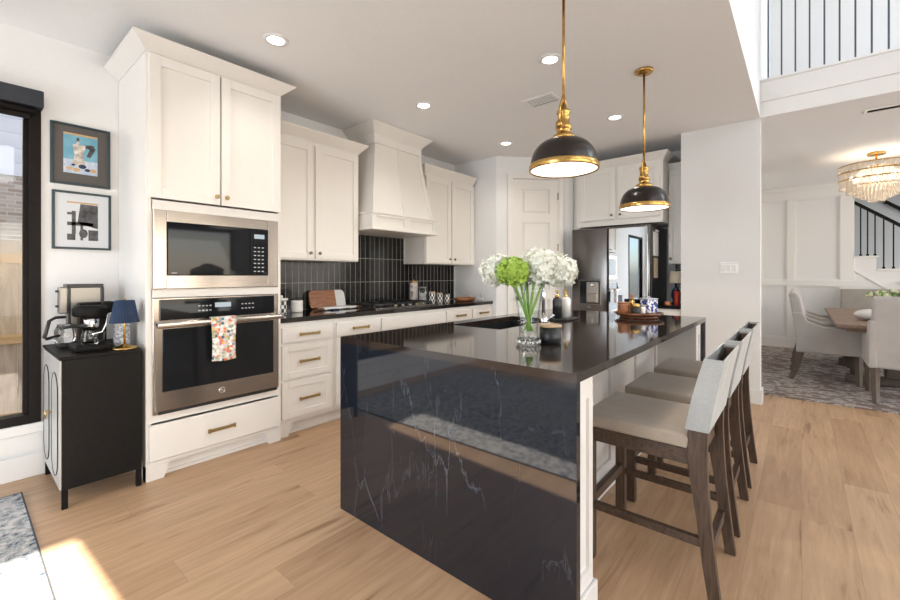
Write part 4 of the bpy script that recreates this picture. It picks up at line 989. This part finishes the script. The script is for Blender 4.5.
# ================================================================== LEFT CORNER
def frame(label, x0, x1, z0, z1, mb_, art):
    t = thing('framed_picture', label, 'picture', ((x0 + x1) / 2, YB - .01, z0)); w_ = .014
    q = MB(); y0, y1 = YB - .022, YB - .001
    q.box(x0, x0 + w_, y0, y1, z0, z1, .002); q.box(x1 - w_, x1, y0, y1, z0, z1, .002); q.box(x0 + w_, x1 - w_, y0, y1, z0, z0 + w_, .002); q.box(x0 + w_, x1 - w_, y0, y1, z1 - w_, z1, .002); q.build('frame', 'frameteal', t)
    B(x0 + w_, x1 - w_, y0 + .008, y0 + .012, z0 + w_, z1 - w_).build('mat_board', mb_, t)
    art(t, y0 + .007); return t
def art1(t, y):
    q = MB(); a, b, c_, d_ = .452, .622, 1.905, 2.165
    q.box(a, b, y, y + .001, c_ + .09, d_ - .012); q.mi = 4; q.box(a, b, y, y + .001, d_ - .012, d_); q.mi = 1; q.box(a, b, y, y + .001, c_, c_ + .09)
    q.mi = 2
    q.prism([(.492, c_ + .05), (.560, c_ + .05), (.548, c_ + .12), (.562, c_ + .19), (.496, c_ + .19), (.506, c_ + .12)], 'y', y - .001, y)
    q.prism([(.510, c_ + .19), (.535, c_ + .19), (.525, c_ + .215)], 'y', y - .001, y)
    q.mi = 3; q.prism([(.560, c_ + .195), (.60, c_ + .20), (.612, c_ + .175), (.585, c_ + .115), (.565, c_ + .12), (.582, c_ + .17), (.560, c_ + .175)], 'y', y - .0012, y); q.box(.516, .529, y - .001, y, c_ + .213, c_ + .235)
    q.mi = 4
    for cx_, cz, r in ((.48, .03, .016), (.515, .025, .018), (.60, .03, .018)): q.prism([(cx_ + r * cos(i * pi / 6), c_ + cz + r * .7 * sin(i * pi / 6)) for i in range(12)], 'y', y - .001, y)
    q.mi = 5
    for cx_, cz, r in ((.545, .05, .02), (.57, .03, .014), (.50, .055, .01)): q.prism([(cx_ + r * cos(i * pi / 6), c_ + cz + r * .7 * sin(i * pi / 6)) for i in range(12)], 'y', y - .0012, y)
    q.build('artwork', ['art_blue', 'art_lb', 'art_grey', 'art_dk', 'art_tan', 'dnavy'], t)
def art2(t, y):
    q = MB(); a, b, c_, d_ = .468, .625, 1.47, 1.72
    q.box(a, b, y, y + .001, c_, d_ - .01); q.mi = 2; q.box(a, b, y, y + .001, d_ - .01, d_); q.mi = 1
    q.prism([(.52, c_ + .11), (.624, c_ + .08), (.624, c_ + .235), (.535, c_ + .238)], 'y', y - .001, y)
    q.box(.47, .60, y - .001, y, c_ + .095, c_ + .118); q.box(.492, .512, y - .001, y, c_ + .04, c_ + .19); q.box(.47, .50, y - .0012, y, c_ + .165, c_ + .18)
    q.box(.535, .548, y - .001, y, c_ + .0, c_ + .12); q.box(.575, .625, y - .001, y, c_, c_ + .07); q.box(.47, .51, y - .001, y, c_, c_ + .04)
    q.prism([(.55 + .022 * cos(i * pi / 6), c_ + .045 + .03 * sin(i * pi / 6)) for i in range(12)], 'y', y - .0014, y)
    q.build('artwork', ['art_white', 'art_dk', 'art_tan'], t)
frame('upper framed colour painting of a stovetop coffee pot', .39, .69, 1.828, 2.222, 'art_mat', art1)
frame('lower framed black and white coffee picture with white mat', .398, .694, 1.41, 1.786, 'art_white', art2)

t = thing('black_cabinet', 'black metal side cabinet holding coffee machines by the window', 'cabinet', (.54, 3.29, 0))
x0, x1, y0, y1 = .366, .715, 2.985, 3.615
q = B(x0, x1, y0, y1, .10, .79, .002); q.build('body', 'blackm', t)
B(x0 - .010, x1 + .001, y0 - .002, y1, .79, .807, .003).build('top', 'blackm', t)
for x in (x0, x1 - .025):
    for y in (y0, y1 - .025): B(x, x + .025, y, y + .025, 0, .10).build('leg', 'blackm', t)
TL = TW(x0 + .012, 0)
for ya_, yb_, hk in ((y0 + .004, (y0 + y1) / 2 - .002, 1), ((y0 + y1) / 2 + .002, y1 - .004, -1)):
    d = B(x0 - .008, x0 - .0005, ya_, yb_, .105, .786, .001).build('door', 'cane', t)
    ym = (ya_ + yb_) / 2; r = .105
    pts = [(ym + r * cos(a), .60 + r * sin(a)) for a in [pi * i / 16 for i in range(17)]] + [(ym + r * cos(a), .25 + r * sin(a)) for a in [pi + pi * i / 16 for i in range(17)]]
    q = MB(); q.prism(pts, 'x', x0 - .010, x0 - .007); q.build('arched_panel', 'cane', d)
    q = MB(); q.tube([(x0 - .010, p[0], p[1]) for p in pts + [pts[0]]], .0025, 6); q.build('arch_rim', 'blackm', d)
    yh = yb_ - .02 if hk == 1 else ya_ + .02
    q = MB(); q.tube([(x0 - .006, yh, .46), (x0 - .03, yh, .46), (x0 - .033, yh, .43)], .005, 8); q.build('handle', 'brassd', d)

zt = .8075
t = thing('coffee_maker', 'tall silver and black drip coffee maker at the back with looped carafe handle', 'coffee maker', (.50, 3.45, zt))
B(.405, .60, 3.37, 3.56, zt, zt + .03, .005, 2).build('base', 'black', t)
B(.455, .612, 3.44, 3.57, zt + .03, zt + .365, .008, 2).build('water_tank', 'silver', t)
q = B(.445, .62, 3.43, 3.58, zt + .355, zt + .378, .005, 2); q.box(.604, .622, 3.43, 3.575, zt + .15, zt + .36, .004); q.box(.448, .462, 3.43, 3.50, zt + .1, zt + .36, .003); q.build('trim_frame', 'black', t)
B(.405, .447, 3.40, 3.47, zt + .20, zt + .362, .008, 2).build('brew_tower', 'silver', t)
for z in (.24, .33): MB().cyl((.40, 3.43, zt + z), .009, .012, 12).build('knob', 'black', t)
MB().lathe([(0, 0), (.045, 0), (.05, .03), (.048, .07), (.036, .10), (.036, .108), (0, .108)], (.43, 3.345 + .05, zt + .031), 28).build('carafe', 'glass', t)
MB().tube([(.425, 3.35, zt + .185), (.375, 3.28, zt + .19), (.345, 3.24, zt + .175), (.325, 3.23, zt + .085), (.335, 3.24, zt + .075), (.395, 3.33, zt + .08)], .009, 10).build('carafe_handle', 'black', t)
t = thing('espresso_machine', 'compact black espresso machine with chrome group head in front', 'espresso machine', (.53, 3.19, zt))
B(.43, .60, 3.08, 3.30, zt, zt + .035, .012, 3, True).build('drip_tray', 'blackm', t)
B(.475, .60, 3.24, 3.33, zt + .03, zt + .27, .008, 2).build('back_column', 'blackm', t)
MB().lathe([(0, .195), (.075, .195), (.082, .205), (.082, .24), (.074, .255), (0, .258)], (.515, 3.19, zt), 32).build('head', 'blackm', t)
B(.57, .635, 3.18, 3.30, zt + .20, zt + .275, .012, 2).build('control_head', 'blackm', t)
MB().lathe([(0, .125), (.028, .125), (.034, .14), (.036, .19), (0, .195)], (.515, 3.16, zt), 24).build('group_head', 'chrome', t)
MB().tube([(.49, 3.14, zt + .145), (.42, 3.09, zt + .15), (.37, 3.05, zt + .148)], .009, 10).build('portafilter_handle', 'black', t)
MB().tube([(.60, 3.12, zt + .215), (.575, 3.08, zt + .205), (.565, 3.07, zt + .15), (.545, 3.06, zt + .11), (.50, 3.06, zt + .10)], .0045, 8).build('steam_wand', 'chrome', t)
MB().lathe([(0, 0), (.036, 0), (.04, .02), (.036, .06), (.03, .078), (.032, .085), (.029, .085), (.033, .06), (.036, .02), (0, .006)], (.505, 3.15, zt + .0355), 28).build('glass_pot', 'glass', t)
q = MB(); q.tube([(.54, 3.13, zt + .11), (.565, 3.10, zt + .10), (.56, 3.105, zt + .055), (.54, 3.13, zt + .05)], .005, 8); q.build('pot_handle', 'black', t)
jar('patterned_canister', 'grey and white patterned canister standing behind the navy lamp', 'canister', .665, 3.20, .042, .135, 'greypat', 'white', None, .008, z=zt)
t = thing('table_lamp', 'small gold table lamp with pleated navy blue shade', 'lamp', (.648, 3.055, zt))
lx, ly = .648, 3.055
MB().lathe([(0, 0), (.062, 0), (.064, .006), (.05, .014), (.022, .022), (.012, .03), (0, .031)], (lx, ly, zt), 32).build('base', 'brass', t)
MB().cyl((lx, ly, zt + .028), .0055, .225, 12).build('pole', 'brass', t)
q = MB(); seg = 72; rg = []
for r, z in ((.070, .155), (.046, .285), (.044, .285), (.068, .155)):
    rg.append([q.bm.verts.new((lx + (r + (.0022 if i % 2 else -.0022) + 0) * cos(2 * pi * i / seg), ly + (r + (.0022 if i % 2 else -.0022)) * sin(2 * pi * i / seg), zt + z)) for i in range(seg)])
for j in range(4):
    for i in range(seg): q.bm.faces.new((rg[j][i], rg[j][(i + 1) % seg], rg[(j + 1) % 4][(i + 1) % seg], rg[(j + 1) % 4][i]))
q.build('lamp_shade', 'navy', t)
MB().lathe([(0, 0), (.006, 0), (.008, .008), (0, .014)], (lx, ly, zt + .286), 12).build('finial', 'brass', t)

# left rug
t = thing('area_rug', 'distressed blue and ivory rug at the lower left corner', 'rug', (-.7, 1.5, 0))
B(-1.655, .243, -.308, 3.383, .0005, .009).build('pile', 'rug', t)
q = B(.243, .25, -.315, 3.39, .0005, .0095); q.box(-1.662, -1.655, -.315, 3.39, .0005, .0095); q.box(-1.655, .243, 3.383, 3.39, .0005, .0095); q.box(-1.655, .243, -.315, -.308, .0005, .0095); q.build('binding', 'rugedge', t)
t = None
# ================================================================== DINING
one('dining_rug', B(5.42, 9.1, -3.2, .80, .0005, .010), 'drug', 'streaked grey brown rug under the dining table', 'rug')
t = thing('dining_table', 'long dining table with washed brown wooden top', 'table', (7.3, -.78, .01))
q = MB(); q.prism([(5.90, -.272), (8.70, -.272), (8.70, -1.32), (5.90, -1.32)], 'z', .70, .735, .004); q.build('tabletop', 'tablewood', t)
q = B(6.0, 8.6, -1.24, -.352, .655, .70); q.build('apron', 'tablewood', t)
for x in (6.7, 7.9):
    q = B(x - .10, x + .10, -.88, -.71, .10, .655, .01); q.box(x - .06, x + .06, -1.2, -.39, .01, .10, .01); q.build('pedestal', 'chairleg', t)
B(6.8, 7.8, -.83, -.76, .22, .30, .005).build('stretcher', 'chairleg', t)
def dchair():
    """local: faces +y; back at -y"""
    t = thing('dining_chair', 'x', 'chair', (0, 0, 0), 'upholstered dining chairs')
    q = MB()
    q.box(-.29, .29, -.25, .29, .335, .47, .03, 3, True); q.build('seat', 'chairfab', t)
    q = MB(); pr = [(-.17, .44), (-.20, .65), (-.255, .96), (-.285, 1.02), (-.335, 1.035), (-.365, 1.01), (-.33, .80), (-.29, .50), (-.27, .335), (-.17, .335)]
    q.prism(pr, 'x', -.275, .275); q.build('backrest', 'chairfab', t, bevel=.02)
    for s in (-1, 1):
        q = MB(); a, b = sorted((s * .30, s * .235)); pr = [(-.29, .335), (.285, .335), (.305, .45), (.29, .60), (.24, .635), (-.05, .645), (-.19, .70), (-.235, .80), (-.33, .80), (-.295, .5)]
        q.prism(pr, 'x', a, b); q.build('arm', 'chairfab', t, bevel=.018)
        for yy, bend in ((.24, 0), (-.25, -.09)):
            q = MB(); rs = [.027, .024, .021, .018]; q.T = Matrix.Translation((0, 0, 0)) 
            q.tube([(s * .25, yy, .34), (s * .25, yy + bend * .25, .22), (s * .25, yy + bend * .6, .1), (s * .25, yy + bend, .012)], .02, 4, rs=[.036, .033, .029, .026]); q.build('leg', 'chairleg', t)
    return t
dc = dchair()
# side chairs face -Y (rotation pi)
ZR = .0108
dc.location = (6.63, -.24, ZR); dc.rotation_euler.z = pi; dc['label'] = 'cream dining chair on the left side, nearest in its row'
dup(dc, (7.33, -.24, ZR), pi, 'middle cream dining chair of the left side row')
dup(dc, (8.03, -.24, ZR), pi, 'cream dining chair on the left side, furthest by the wall')
dup(dc, (5.97, -.79, ZR), -pi / 2, 'cream dining chair at the near head of the table')
t = thing('settee', 'taupe upholstered high-back settee against the panelled wall behind the table', 'settee', (8.98, -1.1, .01))
B(9.03, 9.14, -1.9, -.47, .12, 1.025, .02, 3, True).build('backrest', 'benchfab', t); B(8.76, 9.03, -1.9, -.47, .25, .47, .03, 3, True).build('seat', 'benchfab', t)
for x in (8.80, 9.08):
    for y in (-.52, -1.85): B(x - .02, x + .02, y - .02, y + .02, .01, .25).build('leg', 'chairleg', t)
# table decor
t = thing('place_setting_cushion', 'small white pillow-shaped folded napkin on the table end', 'napkin', (6.65, -.60, .7352))
t['category'] = 'napkin'
q = MB(); b2 = bmesh.new(); bmesh.ops.create_icosphere(b2, subdivisions=3, radius=1)
for v in b2.verts: v.co = Vector((6.6 + v.co.x * .16, -.62 + v.co.y * .17, .7352 + .065 + v.co.z * .065))
q._merge(b2, True); q.build('cloth', 'white', t); t.name = 'folded_napkin'
t = thing('centrepiece_bowl', 'footed dark bowl of cream flowers on the dining table', 'centrepiece', (6.9, -.85, .7352))
MB().lathe([(0, 0), (.07, 0), (.03, .03), (.03, .14), (.10, .20), (.14, .26), (.13, .26), (.09, .20), (0, .17)], (6.9, -.82, .7352), 28, sx=.9, sy=1.2).build('bowl', 'black', t)
q = MB(); q2 = MB()
for i in range(70):
    a, r = random.uniform(0, 2 * pi), math.sqrt(random.random()); x, y = 6.9 + .15 * r * cos(a), -.82 + .24 * r * sin(a); z = .995 + .05 * (1 - r * r) + random.uniform(-.01, .02)
    b2 = bmesh.new(); bmesh.ops.create_icosphere(b2, subdivisions=1, radius=random.uniform(.016, .03))
    for v in b2.verts: v.co += Vector((x, y, z))
    (q if i % 3 else q2)._merge(b2, True)
q.build('flowers', 'wax', t); q2.build('greenery', 'leaf', t)

# chandelier
CX, CY = 7.285, -.70
t = thing('chandelier', 'gold tiered crystal chandelier glowing above the dining table', 'chandelier', (CX, CY, 2.14))
MB().cyl((CX, CY, 2.715), .085, .03, 32, bev=.005).build('canopy', 'brass', t)
MB().cyl((CX, CY, 2.55), .010, .17, 12).build('stem', 'brass', t)
q = MB()
for r, z in ((.345, 2.585), (.345, 2.50), (.345, 2.41), (.26, 2.335)):
    q.lathe([(r - .006, 0), (r + .004, 0), (r + .004, .013), (r - .006, .013), (r - .006, 0)], (CX, CY, z), 56)
for k in range(4): q.tube([(CX, CY, 2.59), (CX + .345 * cos(k * pi / 2 + .4), CY + .345 * sin(k * pi / 2 + .4), 2.592)], .005, 6)
q.build('frame', 'brass', t)
q = MB()
def drops(r, z0, z1, n, w_):
    for i in range(n):
        a = 2 * pi * i / n; q.T = Matrix.Translation((CX + r * cos(a), CY + r * sin(a), 0)) @ Matrix.Rotation(a, 4, 'Z')
        q.prism([(-w_, z0 + .02), (0, z0), (w_, z0 + .02), (w_, z1), (-w_, z1)], 'x', -.004, .004)
drops(.345, 2.51, 2.585, 44, .021); drops(.34, 2.42, 2.50, 44, .021); drops(.335, 2.32, 2.41, 56, .014); drops(.27, 2.26, 2.36, 46, .013); drops(.205, 2.215, 2.33, 36, .013); drops(.14, 2.18, 2.31, 26, .012); drops(.075, 2.14, 2.28, 16, .011); 
o = q.build('crystals', 'crystal', t); o['kind'] = 'stuff'
q = MB()
for k in range(8): a = k * pi / 4; q.lathe([(0, 0), (.02, .01), (.024, .03), (.01, .06), (0, .065)], (CX + .22 * cos(a), CY + .22 * sin(a), 2.43), 12)
q.build('bulbs', 'bulb', t)
l = bpy.data.lights.new('chandelier_light', 'POINT'); l.energy = 11; l.color = (1, .85, .66); l.shadow_soft_size = .25
o = bpy.data.objects.new('chandelier_light', l); COL.objects.link(o); o.location = (CX, CY, 2.40)

# stair railing
t = thing('stair_railing', 'black stair railing with slim balusters beyond the dining table', 'railing', (9.3, -1.2, 1.3))
for i, (y, zb_) in enumerate([(-.718, 1.545), (-.797, 1.545), (-.880, 1.545), (-.975, 1.34), (-1.08, 1.34), (-1.22, 1.135), (-1.33, 1.135), (-1.47, .93), (-1.58, .93)]):
    zt_ = 2.44 - (-.638 - y) * .80 - .02
    q = B(9.30, 9.316, y - .008, y + .008, zb_, zt_); q.box(9.292, 9.324, y - .016, y + .016, zb_, zb_ + .03); q.build('baluster', 'winblack', t)
q = MB(); q.prism([(-.60, 2.47), (-.60, 2.415), (-1.75, 1.495), (-1.75, 1.55)], 'x', 9.275, 9.34); q.build('handrail', 'winblack', t)
t = thing('wall_handrail', 'dark handrail fixed along the grey stair wall', 'railing', (10.3, -1.2, 1.9))
q = MB(); q.prism([(-.95, 2.66), (-.95, 2.60), (-2.3, 1.52), (-2.3, 1.58)], 'x', 10.31, 10.36); q.build('rail', 'winblack', t)
for y, z in ((-1.1, 2.50), (-1.9, 1.86)): B(10.33, 10.40, y - .01, y + .01, z - .03, z).build('bracket', 'winblack', t)
# balcony railing
t = thing('balcony_railing', 'upper landing railing of thin dark vertical balusters on white curb', 'railing', (5.02, -.5, 3.10))
for i in range(14):
    y = .245 - .1 * i; B(5.013, 5.025, y - .006, y + .006, 3.10, 4.05).build('baluster', mat('baluster_steel', (.06, .09, .12), .4) if i == 0 else bpy.data.materials['baluster_steel'], t)
B(4.99, 5.05, -1.6, .304, 4.05, 4.10, .005).build('top_rail', 'winblack', t)
